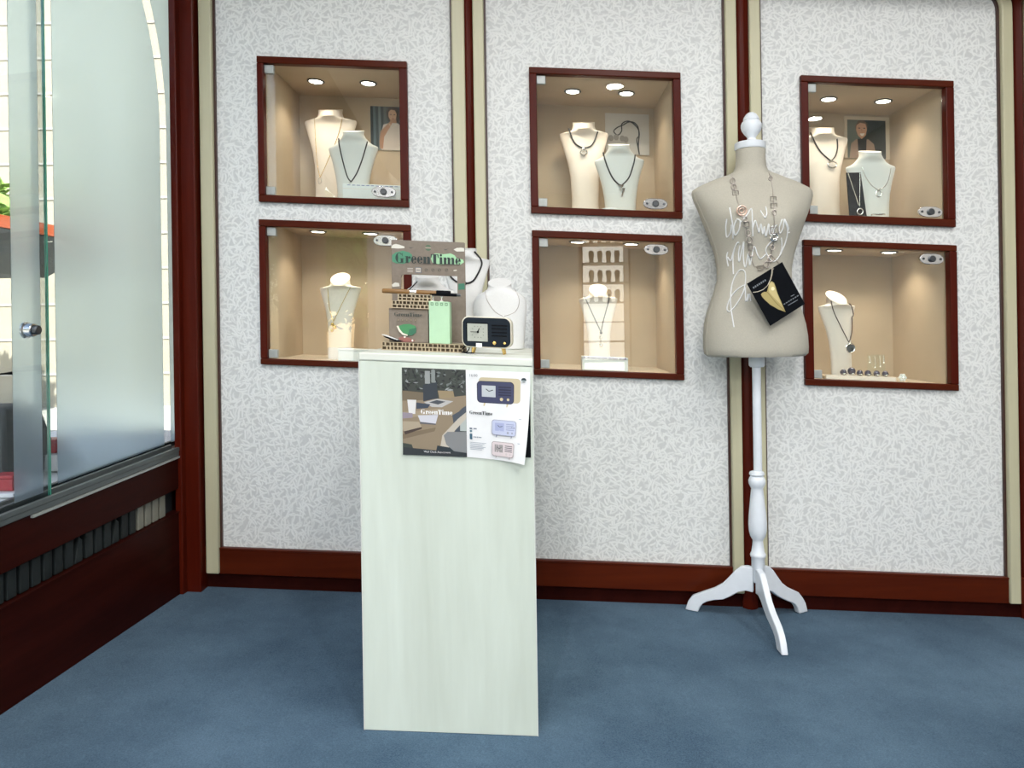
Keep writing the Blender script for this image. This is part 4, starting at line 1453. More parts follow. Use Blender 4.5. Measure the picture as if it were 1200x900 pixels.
# left page picture: x 0..100 across, y down (100 units = page width)
p = Pr()
HH = bh / wl_ * 100
p.rect(0, 0, 100, HH, (60, 66, 60))
rnd = random.Random(3)
for i in range(150):
    x, y = rnd.uniform(0, 100), rnd.uniform(0, 34)
    a = rnd.uniform(0, 6.28)
    l_ = rnd.uniform(4, 11)
    cc = rnd.choice([(36, 42, 44), (24, 30, 34), (112, 122, 118), (72, 84, 74), (52, 62, 54), (150, 158, 156), (44, 56, 46), (30, 34, 38)])
    w = rnd.uniform(.8, 2.2)
    dx, dy = math.cos(a), math.sin(a)
    x0, x1 = max(0, min(100, x)), max(0, min(100, x + l_ * dx))
    y0, y1 = max(0, y), max(0, min(40, y + l_ * dy))
    mxp, myp = (x0 + x1) / 2, (y0 + y1) / 2
    p.poly([(x0, y0), (max(0, min(100, mxp - dy * w)), max(0, myp + dx * w)), (x1, y1), (max(0, min(100, mxp + dy * w)), max(0, myp - dx * w))], cc)
p.rect(36, 4, 44, 24, (150, 156, 152)).rect(46, 2, 52, 22, (132, 140, 136))
p.poly([(0, 36), (34, 38), (34, 60), (0, 62)], (120, 104, 78))
p.poly([(0, 52), (34, 50), (100, 40), (100, 62), (62, HH), (0, HH)], (150, 130, 100))
p.poly([(0, 70), (60, 62), (58, 70), (0, 80)], (168, 148, 116))
p.poly([(0, 104), (52, 92), (50, 98), (0, 112)], (128, 108, 80))
p.poly([(56, 34), (80, 34), (82, 44), (58, 46)], (158, 136, 96))
p.poly([(33, 26), (55, 21), (55, 46), (33, 52)], (46, 56, 66))
p.poly([(34, 53), (55, 47), (80, 50), (62, 60), (46, 60)], (186, 184, 180))
p.poly([(42, 53), (54, 49), (68, 51), (56, 56)], (70, 76, 84))
p.poly([(22, 54), (44, 56), (40, 62), (22, 64)], (54, 66, 84))
p.poly([(8, 50), (22, 50), (20, 72), (10, 72)], (222, 220, 216))
p.poly([(24, 74), (56, 72), (52, 86), (28, 84)], (206, 206, 214))
p.poly([(28, 84), (52, 86), (52, 88), (27, 87)], (92, 92, 100))
p.poly([(0, 70), (16, 71), (16, 78), (0, 80)], (150, 136, 150))
p.poly([(0, 84), (26, 84), (30, 92), (4, 100), (0, 98)], (178, 160, 130))
p.poly([(2, 100), (30, 92), (30, 95), (4, 105)], (70, 52, 44))
p.poly([(78, 72), (88, 66), (94, 60), (100, 56), (100, 92), (82, 100)], (70, 80, 92))
p.poly([(90, 74), (100, 70), (100, 96), (90, 96)], (176, 186, 180))
p.poly([(56, HH), (62, 104), (86, 78), (100, 66), (100, 76), (76, 102), (70, HH)], (196, 186, 166))
p.poly([(54, 120), (100, 126), (100, HH), (50, HH)], (40, 52, 58))
p.poly([(64, 104), (70, 98), (100, 97), (100, 130), (80, 128), (68, 118)], (132, 134, 134))
p.poly([(0, 118), (14, 120), (16, 126), (0, 126)], (60, 70, 60))
p.poly([(0, HH - 12), (100, HH - 6), (100, HH), (0, HH)], (44, 50, 54))
p.fat('GreenTime', 29, 71.5, 7.4, (244, 244, 240))
p.text('Wall Clock Assortment', 33, HH - 5, 4.3, (226, 226, 222))
p.p = [(q, tuple((v * .78 + (sum(cl) / 3) *   .22) * .98 for v in cl), k) for q, cl, k in p.p]
p.build('printed_page', lambda x, y, l: (-wl_ + x * wl_ / 100, -.0022 - l, bh - y * wl_ / 100), br, sl=True, step=.00001)


def radio_print(p, x, y, w, body, side, dial, dark, slats, legs_, depth=0):
    h = w * .58
    if depth:
        p.rrect(x + depth * .3, y - depth * .55, x + w + depth, y + h - depth * .2, h * .16, side)
    p.rrect(x, y, x + w, y + h, h * .18, dark)
    p.rrect(x + w * .02, y + h * .03, x + w * .98, y + h * .97, h * .16, body)
    p.rect(x + w * .13, y + h * .20, x + w * .50, y + h * .72, dial)
    p.line([(x + w * .24, y + h * .36), (x + w * .32, y + h * .46), (x + w * .43, y + h * .40)], w * .02, (30, 32, 40))
    for k in range(4):
        p.rect(x + w * .58, y + h * (.22 + .12 * k), x + w * .92, y + h * (.22 + .12 * k) + h * .055, slats)
    p.ell(x + w * .66, y + h * .80, h * .075, h * .075, legs_)
    p.ell(x + w * .84, y + h * .80, h * .06, h * .06, legs_)
    for k in (.18, .80):
        p.poly([(x + w * k, y + h), (x + w * k + w * .05, y + h), (x + w * k + w * .02, y + h * 1.14), (x + w * k - w * .01, y + h * 1.14)], legs_)


p = Pr()
radio_print(p, 17, 16, 58, (58, 62, 92), (196, 184, 152), (188, 194, 196), (40, 42, 62), (34, 36, 58), (206, 192, 150), 10)
p.fat('GreenTime', 5, 68, 5.4, (26, 32, 34), 1.0)
p.text('16:00', 5, 10, 6, (110, 116, 124))
p.ell(90, 12, 4, 3.2, (44, 60, 66)).rect(86.5, 13, 93.5, 14, (214, 224, 226))
radio_print(p, 40, 74, 40, (190, 196, 218), (0, 0, 0), (164, 172, 206), (140, 142, 164), (150, 158, 190), (150, 154, 170))
radio_print(p, 40, 107, 38, (212, 200, 200), (0, 0, 0), (152, 148, 146), (150, 138, 138), (100, 96, 98), (196, 188, 186))
p.rect(5, 89, 9, 91, (70, 84, 104)).rect(11, 89, 16, 91, (130, 138, 150)).ell(7, 94, 1.8, 1.6, (84, 120, 132))
p.rrect(5, 98, 9, 107, 1, (58, 96, 116))
for k in range(5):
    p.rect(11 + k * 2.6, 102, 12.8 + k * 2.6, 103.6, (120, 134, 146))
for k in range(6):
    p.rect(5, 111 + k * 2.1, 31 - (k * 3) % 8, 111.8 + k * 2.1, (166, 174, 182))
for yy in (70, 106):
    p.rect(84, yy, 88, yy + 1.2, (176, 184, 190))
p.build('printed_page', lambda x, y, l: rp(x * wr_ / 100, y * wr_ / 100, l), br, sl=True, step=.00002, fine=6)


# ---- things on the plinth top
def ptf(x):
    return pt(x)


GP = 'white busts on the plinth'
bust('p1', 'tall white bust with a thick black cord behind the cardboard sign', 545, 291.5, 2.30, 29, ptf, TALL, M['bust_white'], group=GP, tilt=.2, lean=.06)
bust('p2', 'low white bust half hidden behind the cardboard sign at the left', 500.5, 324, 2.16, 32, ptf, SHORT, M['bust_white'], group=GP, tilt=.2, lean=.03)
bust('p3', 'round-shouldered white bust with a fine chain behind the clock', 585.5, 331, 2.27, 31.5, ptf, ROUND, M['bust_white'], group=GP, tilt=.5, lean=.04, deep=.45)
nk, o = necklace('p1', 'thick black rubber cord on the tall bust behind the sign', [[(526, 296), (524, 308), (527, 322), (535, 330), (545, 332)], [(556, 295), (563.5, 304), (564, 312), (557, 326), (551, 331), (545, 332)]], .0030, M['black_cord'], 'necklaces')
make('clasp', G().ball((.001, 0, 0), .0045, 10), M['black'], nk)
nk, o = necklace('p3', 'fine pale chain on the round-shouldered bust behind the clock', [[(568.5, 340), (571, 352), (580, 365), (590, 371)], [(603, 338), (608.5, 352), (604, 365), (590, 371)]], .0009, M['pale_chain'], 'necklaces')
make('clasp', G().ball((0, -.001, 0), .002, 8), M['silver'], nk)
nk, o = necklace('p2', 'black cord hanging at the left of the low bust behind the sign', [[(489, 330), (484, 335), (478, 341), (472, 349)]], .0016, M['black_cord'], 'necklaces')
make('clasp', G().ball((0, 0, 0), .003, 8), M['black'], nk)

# honeycomb cardboard base
def plate(name, label, u0, u1, vb, Y, depth, layers, thick, zb=None, group=None):
    x0, z0 = at(u0, vb, Y)
    x1, _ = at(u1, vb, Y)
    xc = (x0 + x1) / 2
    t = thing(name, label, 'board', (xc, Y, pt(xc) if zb is None else zb(xc)), group)
    w = (x1 - x0) / 2
    lh = thick / layers
    rr = random.Random(int(u0) + int(vb))
    for k in range(layers + 1):
        make('liner_sheet', G().box(-w, w, 0, depth, k * lh + (.0004 if k == 0 else -.0011), k * lh + (.0022 if k == 0 else .0011 if k < layers else 0)), M['cardboard_light'], t, sl=True, smooth=0)
    for k in range(layers):
        g_ = G()
        x = -w
        while x < w:
            ww = rr.uniform(.0016, .0034)
            g_.box(x, min(w, x + ww), .0005, depth - .001, k * lh + .002, (k + 1) * lh - .001)
            x += ww + rr.uniform(.0055, .0105)
        make('honeycomb', g_, M['cardboard_light'], t, sl=True, smooth=0, kind='stuff')
        make('honeycomb_core', G().box(-w + .001, w - .001, .006, depth - .002, k * lh + .002, (k + 1) * lh - .001), M['cardboard_core'], t, sl=True, smooth=0)
    return t


B0 = plate('honeycomb_board', 'long honeycomb cardboard base under the box and the sign', 447, 543, 409, 1.885, .115, 2, .021)
bt = lambda x: pt(x) + .0212
# the cut-out sign standing at the back of the base
sY = 1.985
X = lambda u, v=320: at(u, v, sY)[0]
sx0, sx1 = X(459), X(545.3)
sc = (sx0 + sx1) / 2
sroot = thing('cardboard_sign', 'grey-brown cardboard sign lettered in green with a cut-out window', 'sign', (sc, sY, bt(sc)))


def sl_(u, v):
    x, z = at(u, v, sY)
    return x - sc, z - bt(sc) + K * (x - sc)


ZT = sl_(502, 282.6)[1]
zo1, zo0 = sl_(502, 322.5)[1], sl_(502, 346)[1]
ox0, ox1 = sl_(470, 335)[0], sl_(536, 335)[0]
sw = (sx1 - sx0) / 2
g = G()
r = .010
g.prism([(-sw, zo1), (sw, zo1), (sw, ZT - r * .2), (sw - r * .2, ZT), (-sw + r * .2, ZT), (-sw, ZT - r * .2)], 0, .004)
g.prism([(-sw, zo0), (ox0, zo0), (ox0, zo1), (-sw, zo1)], 0, .004)
g.prism([(ox1, zo0), (sw, zo0), (sw, zo1), (ox1, zo1)], 0, .004)
g.prism([(-sw, 0.0006), (sw, 0.0006), (sw, zo0), (-sw, zo0)], 0, .004)
g.prism([(ox0, zo1), (ox0, zo1 - r), (ox0 + r * .3, zo1 - r * .3), (ox0 + r, zo1)], 0, .004)
make('sign_panel', g, M['cardboard'], sroot, sl=True, smooth=0)
S = 1 / 10.909


def sp(a, b):
    """picture point of the enlarged sign -> sign units"""
    return sl_(450 + a * S, 275 + b * S)


p = Pr()


def spoly(pts, col):
    p.poly([sp(*q) for q in pts], col)


spoly([(92, 160), (110, 130), (150, 118), (200, 130), (262, 152), (262, 172), (180, 178), (100, 172)], (214, 212, 200))
spoly([(890, 190), (930, 170), (980, 166), (1024, 172), (1024, 214), (930, 216)], (214, 212, 200))
spoly([(105, 262), (150, 225), (240, 205), (320, 225), (360, 258), (350, 310), (330, 350), (250, 372), (150, 366), (105, 340)], (66, 134, 102))
spoly([(600, 262), (660, 238), (760, 250), (850, 240), (900, 262), (930, 300), (1010, 320), (1022, 352), (980, 384), (860, 376), (720, 382), (620, 360), (600, 310)], (158, 206, 160))
for bx, by in ((345, 165), (790, 188)):
    spoly([(bx - 35, by - 8), (bx, by - 2), (bx + 38, by - 10), (bx + 8, by + 8), (bx - 6, by + 12)], (88, 84, 80))
# round emblem
cx_, cy_ = sp(565, 168)
R_ = .0085
for a0, a1 in ((.35, PI - .35), (PI + .35, 2 * PI - .35)):
    p.poly([(cx_ + R_ * math.cos(a0 + (a1 - a0) * i / 10), cy_ + R_ * .95 * math.sin(a0 + (a1 - a0) * i / 10)) for i in range(11)], (74, 104, 78))
p.rect(cx_ - R_ * .9, cy_ - .0014, cx_ + R_ * .9, cy_ + .0014, (160, 150, 132))
p.build('printed_scene', lambda x, y, l: (x, -l, y), sroot, sl=True, step=.00002)
p = Pr()
p.k = 30
x0_, y0_ = sp(148, 356)
hcap = sp(148, 232)[1] - y0_
wtot = sp(988, 356)[0] - x0_
pp = Pr()
xx = 0
for ch in 'GreenTime':
    n0 = len(pp.p)
    adv = fat_letter(pp, ch, xx, 0, hcap, (14, 48, 40) if ch in 'Gr' else (18, 40, 38))
    xx += adv
for pts, col, k in pp.p:
    p.poly([(x0_ + x * wtot / xx, y0_ - y) for x, y in pts], col)
p.build('printed_title', lambda x, y, l: (x, -l, y), sroot, sl=True, step=.00002)
p = Pr()
# small icons
for i, cx0 in enumerate((335, 438, 540, 625, 708, 800)):
    ax, ay = sp(cx0 - 36, 415)
    bx_, by_ = sp(cx0 + 36, 490)
    mxx, myy = (ax + bx_) / 2, (ay + by_) / 2
    if i == 0:
        for k in range(3):
            p.rect(ax, ay + (by_ - ay) * (.15 + .3 * k), bx_, ay + (by_ - ay) * (.15 + .3 * k) - .0012, (206, 202, 194))
    elif i == 1:
        p.rect(ax - .001, by_, bx_ + .001, ay, (94, 100, 108))
        p.rect(ax + .0008, by_ + .0016, bx_ - .0008, ay - .0016, (186, 178, 166))
        p.rect(ax + .003, myy - .001, bx_ - .003, myy + .0012, (94, 100, 108))
    else:
        p.ell(mxx, myy, .0042, .0042, (70, 64, 58), 16)
        p.ell(mxx, myy, .0028, .0028, (134, 124, 110), 16)
        p.line([(mxx - .002, myy - .002), (mxx + .002, myy + .002)], .0014, (66, 60, 56))
spoly([(890, 452), (930, 448), (930, 462), (890, 466)], (206, 202, 190))
spoly([(952, 628), (1030, 622), (1032, 700), (950, 706)], (52, 116, 92))
spoly([(100, 640), (140, 612), (190, 618), (200, 660), (110, 668)], (206, 204, 194))
p.build('printed_icons', lambda x, y, l: (x, -l, y), sroot, sl=True, step=.00002)

# box
Yb = 1.895
bx_0, bz0 = at(456.2, 400, Yb)
bx_1, _ = at(502.3, 400, Yb)
bc = (bx_0 + bx_1) / 2
bw = (bx_1 - bx_0) / 2
bxh = at(479, 361.6, Yb)[1] - bt(bc)
bx = thing('cardboard_box', 'small grey-brown carton printed with a green bowl shape on the honeycomb base', 'box', (bc, Yb, bt(bc)))
make('carton', G().box(-bw, bw, 0, .07, .0006, bxh), M['cardboard'], bx, sl=True, smooth=0, bevel=.001)
make('lid_flap', G().box(-bw, bw, -.0006, .0, bxh - .003, bxh - .0022), M['cardboard_core'], bx, sl=True, smooth=0)


def bp_(a, b):
    x, z = at(440 + a / 10, 330 + b / 10, Yb)
    return x - bc, z - bt(bc) + K * (x - bc)


p = Pr()
x0_, y0_ = bp_(222, 402)
hcap = bp_(222, 358)[1] - y0_
wtot = bp_(552, 402)[0] - x0_
for pts, col, k in pp.p:
    p.poly([(x0_ + x * wtot / xx, y0_ - y * hcap / ((sp(148, 232)[1] - sp(148, 356)[1]))) for x, y in pts], (54, 60, 54))
for i in range(5):
    ax, ay = bp_(270 + i * 50, 450)
    p.ell(ax, ay, .0035, .0035, (108, 98, 84), 12).ell(ax, ay, .0022, .0022, (136, 124, 104), 12)
p.poly([bp_(*q) for q in ((275, 520), (330, 500), (400, 496), (470, 520), (482, 560), (470, 600), (430, 628), (370, 630), (320, 600), (290, 560))], (62, 132, 84))
p.poly([bp_(*q) for q in ((400, 560), (480, 540), (478, 600), (430, 630), (380, 632))], (46, 104, 78))
p.poly([bp_(*q) for q in ((250, 520), (272, 516), (290, 560), (325, 602), (380, 622), (378, 636), (320, 622), (276, 580))], (222, 216, 200))
p.poly([bp_(*q) for q in ((270, 660), (330, 640), (400, 660), (470, 690), (440, 706), (300, 706))], (142, 92, 84))
p.ell(*bp_(345, 648), .003, .0025, (222, 216, 206), 12).ell(*bp_(436, 690), .0022, .003, (226, 220, 214), 12)
p.build('printed_front', lambda x, y, l: (x, -.0006 - l, y), bx, sl=True, step=.00002)
# two honeycomb boards on the box
zb_ = lambda x: bt(bc) + bxh - K * (x - bc)
plate('honeycomb_board', 'honeycomb board lying directly on the small carton', 459, 503.5, 361, 1.890, .07, 2, .0195, zb_, 'honeycomb boards on the carton')
zb2 = lambda x: zb_(x) + .0197
plate('honeycomb_board', 'upper honeycomb board lying under the wooden stick', 466, 505.5, 352, 1.893, .06, 2, .0175, zb2, 'honeycomb boards on the carton')
zb3 = lambda x: zb_(x) + .0197 + .0177
# stick
Ys = 1.905
x0_, _ = at(448, 340, Ys)
x1_, _ = at(537, 344, Ys)
st = thing('wooden_stick', 'brown wooden stick with a silver band and black end on top boards', 'stick', (x0_, Ys, zb3(x0_) + .0065))
Ls = x1_ - x0_
dz = lambda x: (x, 0, -K * x)


def seg(name, f0, f1, r0, m):
    return make(name, G().tube([dz(Ls * f0), dz(Ls * (f0 + (f1 - f0) * .03)), dz(Ls * (f0 + (f1 - f0) * .97)), dz(Ls * f1)], [r0 * .8, r0, r0, r0 * .8], 14), m, st, smooth=50)


seg('shaft', 0, .36, .0062, M['wood_brown'])
seg('silver_band', .36, .45, .0058, M['silver'])
seg('shaft', .45, .72, .0058, M['wood_brown'])
seg('black_end', .71, .90, .0066, M['black'])
# mint carton with an open top and small silver clips
Yg = 1.888
gx0, _ = at(502.8, 380, Yg)
gx1, _ = at(527, 380, Yg)
gc = (gx0 + gx1) / 2
gh = at(515, 353.2, Yg)[1] - bt(gc)
mint = thing('mint_carton', 'narrow mint green carton beside the grey-brown carton', 'box', (gc, Yg, bt(gc)))
gw = (gx1 - gx0) / 2
make('carton', G().box(-gw, gw, 0, .05, .0006, gh), M['mint'], mint, sl=True, smooth=0, bevel=.001)
p = Pr()
for i in range(4):
    cxx = -gw * .68 + i * gw * .46
    p.rrect(cxx - .0038, gh - .011, cxx + .0038, gh - .003, .001, (112, 146, 116))
    p.rect(cxx - .002, gh - .0085, cxx + .002, gh - .0055, (164, 204, 162))
p.build('printed_icons', lambda x, y, l: (x, -.0002 - l, y), mint, sl=True, step=.00002)
for k, uu in enumerate((506.5, 517)):
    xx_, _ = at(uu, 350, Yg)
    t = thing('silver_clip', 'small silver clip on the mint carton, %s one of two' % ('left', 'right')[k], 'clip', (xx_, Yg + .012, bt(xx_) + gh), 'silver clips on the mint carton')
    make('foot', G().box(-.004, .004, -.004, .004, .0003, .003), M['silver'], t, smooth=0)
    make('pin', G().lathe([(.0004, .003), (.0028, .003), (.0022, .010), (.0034, .012), (.0034, .014), (.0004, .015)], n=14), M['silver'], t)
t = thing('pen', 'short black pen lying across the clips under the stick end', 'pen', (at(521, 347, Yg)[0], Yg + .016, bt(at(521, 347, Yg)[0]) + gh + .0185))
make('barrel', G().tube([(-.040, 0, .0021), (.030, 0, -.0016)], .0042, 12), M['black'], t, smooth=50)
make('cap', G().tube([(.030, 0, -.0016), (.040, 0, -.0021)], [.0042, .0036], 12), M['dark_steel'], t, smooth=50)
# leaflet lying on the base at the left
lx0, _ = at(447, 399, 1.889)
t = thing('leaflet', 'white and dark leaflet lying at the left end of the honeycomb base', 'leaflet', (lx0 + .012, 1.889, bt(lx0 + .012)))
make('leaf_sheet', G().add([(-.010, -.004, .020), (.030, -.006, .006), (.034, .004, .004), (.0, .004, .018), (-.010, -.003, .018), (.030, -.005, .004), (.034, .005, .002), (.0, .005, .016)], [(0, 1, 2, 3), (7, 6, 5, 4), (0, 4, 5, 1), (1, 5, 6, 2), (2, 6, 7, 3), (3, 7, 4, 0)]), M['white'], t, smooth=0)
make('dark_sheet', G().add([(-.006, -.004, .016), (.026, -.007, .001), (.046, -.004, .0008), (.0, .002, .012), (-.006, -.003, .014), (.026, -.006, .0004), (.046, -.003, .0004), (.0, .003, .010)], [(0, 1, 2, 3), (7, 6, 5, 4), (0, 4, 5, 1), (1, 5, 6, 2), (2, 6, 7, 3), (3, 7, 4, 0)]), M['black'], t, smooth=0)

# ---- radio-shaped clock
Yk = 1.855
kc, kz = at(570.3, 389.5, Yk)
kw, kh = px(58.5, Yk) / 2, px(36.5, Yk) / 2
zk = pt(kc)
kr = thing('radio_clock', 'dark blue radio-shaped table clock with gold legs on the plinth', 'clock', (kc, Yk, zk), rot=(0, 0, -.06))
kcz = kz - zk


def rr_poly(w, h, r, dz_=0, n_=8):
    out = []
    for cx, cz, a in ((w - r, h - r, 0), (-w + r, h - r, PI / 2), (-w + r, -h + r, PI), (w - r, -h + r, 1.5 * PI)):
        out += [(cx + r * math.cos(a + PI / 2 * i / n_), cz + r * math.sin(a + PI / 2 * i / n_) + dz_) for i in range(n_ + 1)]
    return out


make('shell', G().prism(rr_poly(kw, kh, .018, kcz), 0, .055), M['ivory'], kr, sl=True, smooth=40, bevel=.0015)
fp = make('front_plate', G().prism(rr_poly(kw - .0028, kh - .0028, .016, kcz), -.0035, -.0002), M['navy'], kr, sl=True, smooth=40, bevel=.0012)
K2 = 15.0


def kp(a, b):
    x, z = at(535 + a / K2, 360 + b / K2, Yk)
    return x - kc, z - zk + K * (x - kc)


(d0x, d1z), (d1x, d0z) = kp(190, 282), kp(552, 598)
d1z, d0z = kp(370, 290)[1], kp(370, 598)[1]
make('dial_recess', G().box(d0x - .003, d1x + .001, -.0042, -.0036, d0z - .001, d1z + .003), M['black'], kr, sl=True, smooth=0)
dl = make('dial', G().box(d0x, d1x, -.0050, -.0043, d0z, d1z), M['dial'], kr, sl=True, smooth=0)
hx, hz = kp(378, 434)
g = G()
for i in range(12):
    a = i * PI / 6
    R1 = .0165 / max(abs(math.cos(a)), abs(math.sin(a))) * .92
    q0, q1 = .82 * R1, R1
    g.tube([(hx + q0 * math.sin(a), -.0052, hz + q0 * math.cos(a)), (hx + q1 * math.sin(a), -.0052, hz + q1 * math.cos(a))], .0005, 4)
make('hour_marks', g, M['rail'], dl, sl=True)
make('hour_hand', G().tube([(hx, -.0058, hz), (kp(402, 372)[0], -.0058, kp(402, 372)[1])], .0011, 6), M['black'], dl, sl=True)
make('minute_hand', G().tube([(hx, -.0062, hz), (kp(250, 430)[0], -.0062, kp(250, 430)[1])], .0007, 6), M['black'], dl, sl=True)
make('hub', G().lathe([(.0003, 0), (.0028, 0), (.0028, .0014), (.0003, .0016)], (hx, -.0052, hz), 16, 'y'), M['black'], dl, sl=True)
for b in (318, 376, 440, 500):
    xa_, za_ = kp(620, b)
    xb_, _ = kp(895, b)
    make('speaker_slat', G().box(xa_, xb_, -.0060, -.0034, za_ - .0013, za_ + .0013), M['black'], kr, sl=True, smooth=0, bevel=.0006)
for a, b, r_ in ((672, 628, .0052), (852, 632, .0040)):
    x_, z_ = kp(a, b)
    make('knob', G().lathe([(.0003, 0), (r_, 0), (r_, .004), (r_ * .8, .0055), (.0003, .006)], (x_, -.0036, z_), 20, 'y'), M['gold'], kr, sl=True)
x_, z_ = kp(398, 668)
make('price_tag', G().box(x_ - .0075, x_ + .0075, -.0045, -.0036, z_ - .0052, z_ + .0052), M['white'], kr, sl=True, smooth=0)
for xs in (kp(275, 720)[0], kp(815, 720)[0]):
    sg = -1 if xs < 0 else 1
    for yy in (.010, .045):
        make('leg', G().lathe([(.0005, 0), (.0026, 0), (.0042, .020), (.0005, .020)], n=16), M['gold'], kr, xf=Matrix.Translation((xs + sg * .002, yy, .0008 - K * xs)) @ Matrix.Rotation(-sg * .20, 4, 'Y'))
cb = thing('clock_cable', 'thin dark cable curling on the plinth left of the clock', 'cable', (at(545, 409, 1.87)[0], 1.87, pt(at(545, 409, 1.87)[0])))
make('cable', G().tube(smooth_path([(-.008, .012, .010), (.002, .006, .018), (.010, .010, .014), (.004, .004, .004), (-.008, -.004, .003), (.008, -.008, .002), (.022, -.006, .002)], 6), .0016, 6), M['black'], cb, sl=True, smooth=60)
t = thing('ring_sleeve', 'small silver strip lying in front of the clock', 'strip', (at(557, 414.5, 1.80)[0], 1.80, pt(at(557, 414.5, 1.80)[0])))
make('strip', G().tube([(-.022, 0, .002), (0, -.001, .002), (.022, 0, .002)], [.0012, .0019, .0008], 8), M['silver'], t, sl=True)

# ================================================================== OUTSIDE THE WINDOW
struct('ground', G().box(-24, -1.75, -34, 24, -.35, -.25), M['pavement'], smooth=0)
fc = thing('street_facade', 'cream house front with level joints beyond the window glass', 'building', (-7, 11.5, -.25))
make('wall', G().box(-9, 6.2, 0, .4, 0, 9), M['facade'], fc, smooth=0)
for k in range(14):
    make('course_line', G().box(-9, 6.2, -.015, 0, .5 + k * .55, .53 + k * .55), M['pavement'], fc, smooth=0)
for xx in (-5.5, -2.6):
    wv = make('window', G().box(xx, xx + 1.1, -.05, 0, 1.9, 3.6), M['white'], fc, smooth=0)
    make('pane', G().box(xx + .1, xx + 1.0, -.06, -.051, 2.0, 3.5), M['grey_fabric'], wv, smooth=0)
make('doorway', G().box(.50, 1.06, -.04, .0, 0, 4.2), M['bark'], fc, smooth=0)
fc2 = thing('street_facade', 'long cream house row along the far side of the street', 'building', (-16, -6, -.25))
make('wall', G().box(-.4, 0, -26, 16, 0, 8), M['facade'], fc2, smooth=0)
for yy in range(-24, 14, 4):
    wv = make('window', G().box(0, .05, yy, yy + 1.4, 1.5, 3.6), M['white'], fc2, smooth=0)
    make('pane', G().box(.051, .06, yy + .1, yy + 1.3, 1.6, 3.5), M['grey_fabric'], wv, smooth=0)


def tree(x, y, h, r, label, seed):
    rr = random.Random(seed)
    t = thing('street_tree', label, 'tree', (x, y, -.25), 'street trees')
    make('trunk', G().tube([(0, 0, 0), (.05, .03, h * .4), (.0, .06, h * .75)], [.16, .12, .07], 10), M['bark'], t)
    g = G()
    for i in range(2600):
        a, b = rr.uniform(0, 2 * PI), math.acos(rr.uniform(-1, 1))
        q = r * rr.uniform(.45, 1) * (1 + .18 * math.sin(3 * a + seed) * math.sin(2 * b))
        c = Vector((q * math.sin(b) * math.cos(a), q * math.sin(b) * math.sin(a), h * .75 + .75 * q * math.cos(b)))
        s = rr.uniform(.09, .17)
        u = Vector((rr.uniform(-1, 1), rr.uniform(-1, 1), rr.uniform(-1, 1))).normalized() * s
        w = Vector((rr.uniform(-1, 1), rr.uniform(-1, 1), rr.uniform(-1, 1))).normalized() * s * .6
        g.add([c - u, c + w, c + u, c - w], [(0, 1, 2, 3)])
    make('foliage', g, M['leaf'], t, smooth=0, kind='stuff')


tree(-7.5, 9.2, 3.5, .95, 'green street tree in front of the cream house front', 1)
tree(-3.1, -8.2, 3.0, 1.45, 'leafy street tree mirrored in the lower left case glass', 2)
tree(-5.6, -13.5, 4.4, 2.1, 'farther leafy street tree down the pavement', 5)

# the deck behind the glass and the goods on it
struct('window_deck', wbox(G(), -.3, TE + .1, -.62, -.08, .44, .488), M['white'], smooth=0)


def wthing(name, label, cat, t, d, h=.488):
    return thing(name, label, cat, wl(t, d, h), None, (0, 0, 0))


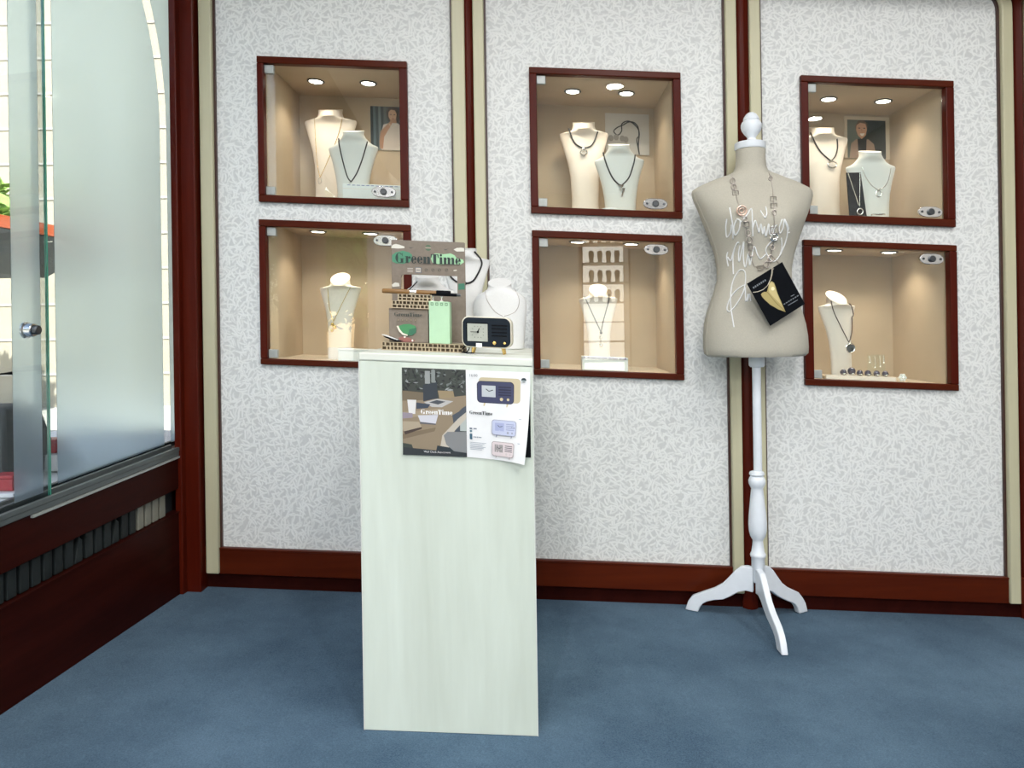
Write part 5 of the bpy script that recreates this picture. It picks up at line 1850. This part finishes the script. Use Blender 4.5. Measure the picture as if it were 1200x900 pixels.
tb_ = t_of(2, 500, -.30)
hb = wthing('handbag', 'dark grey handbag on the window deck at the left edge', 'bag', tb_, -.30)
make('bag_body', G().loft([[(-.08 * k, -.10 * k, z), (.08 * k, -.10 * k, z), (.08 * k, .10 * k, z), (-.08 * k, .10 * k, z)] for z, k in ((.001, 1), (.09, 1.04), (.19, .8), (.21, .6))]), M['grey_fabric'], hb, bevel=.01)
make('bag_handle', G().tube([(0, -.08, .20), (0, -.06, .30), (0, .06, .30), (0, .08, .20)], .008, 8), M['black'], hb)
for i, (u_, v_, dd) in enumerate(((60, 520, -.24), (9, 552, -.16))):
    tt = t_of(u_, v_, dd)
    rs = wthing('display_riser', 'low white riser on the window deck, %s one' % ('inner', 'outer')[i], 'riser', tt, dd)
    hr = .05 if i == 0 else .012
    make('riser_block', G().box(-.05, .05, -.05, .05, .0005, hr), M['white'], rs, smooth=0, bevel=.002)
    rb = wthing('gift_box', 'small red gift box on the white riser behind the glass, %s one' % ('inner', 'outer')[i], 'box', tt, dd, .488 + hr + .0005)
    make('box_body', G().box(-.03, .03, -.025, .025, .0005, .032), M['red'], rb, smooth=0, bevel=.002)
    make('box_lid', G().box(-.032, .032, -.027, .027, .0325, .042), M['red'], rb, smooth=0, bevel=.002)
# an outdoor stall with an orange-edged dark roof on the pavement
stl = thing('street_stall', 'dark grey stall roof with an orange edge beyond the window', 'stall', (-5.5, 6.6, -.25))
make('roof', G().prism([(-1.3, 2.16), (1.2, 2.06), (1.0, 1.90), (.7, 1.74), (-1.3, 1.74)], -.7, .7), M['grey_fabric'], stl, smooth=0)
make('roof_edge', G().prism([(-1.35, 2.26), (1.25, 2.16), (1.25, 2.065), (-1.35, 2.165)], -.75, .75), M['orange'], stl, smooth=0)
for sx in (-1.15, .65):
    for sy in (-.6, .6):
        make('post', G().box(sx - .02, sx + .02, sy - .02, sy + .02, 0, 1.75), M['steel'], stl, smooth=0)

# lit vitrine at the rear of the shop, mirrored in the lower middle glass
vt_ = thing('tower_vitrine', 'lit tower vitrine mirrored in the lower middle case glass', 'display case', (.78, -2.56, -K * .78))
make('back_light', G().box(-.22, .22, 0, .02, .45, 1.95), M['vitrine_light'], vt_, smooth=0)
make('base_cabinet', G().box(-.26, .26, 0, .36, .0, .42), M['mahogany'], vt_, smooth=0)
make('head', G().box(-.26, .26, 0, .36, 1.97, 2.1), M['mahogany'], vt_, smooth=0)
for sx in (-.25, .23):
    make('upright', G().box(sx, sx + .02, 0, .36, .42, 1.97), M['mahogany'], vt_, smooth=0)
for k in range(7):
    sh = make('shelf', G().box(-.225, .225, .03, .32, .60 + k * .2, .612 + k * .2), M['case_beige'], vt_, smooth=0)
    if k > 2:
        for j in range(4):
            make('watch_stand', G().lathe([(.001, 0), (.03, 0), (.02, .02), (.03, .10), (.02, .125), (.001, .13)], (-.13 + j * .088, .2, .613 + k * .2), 10), M['bead'], sh)
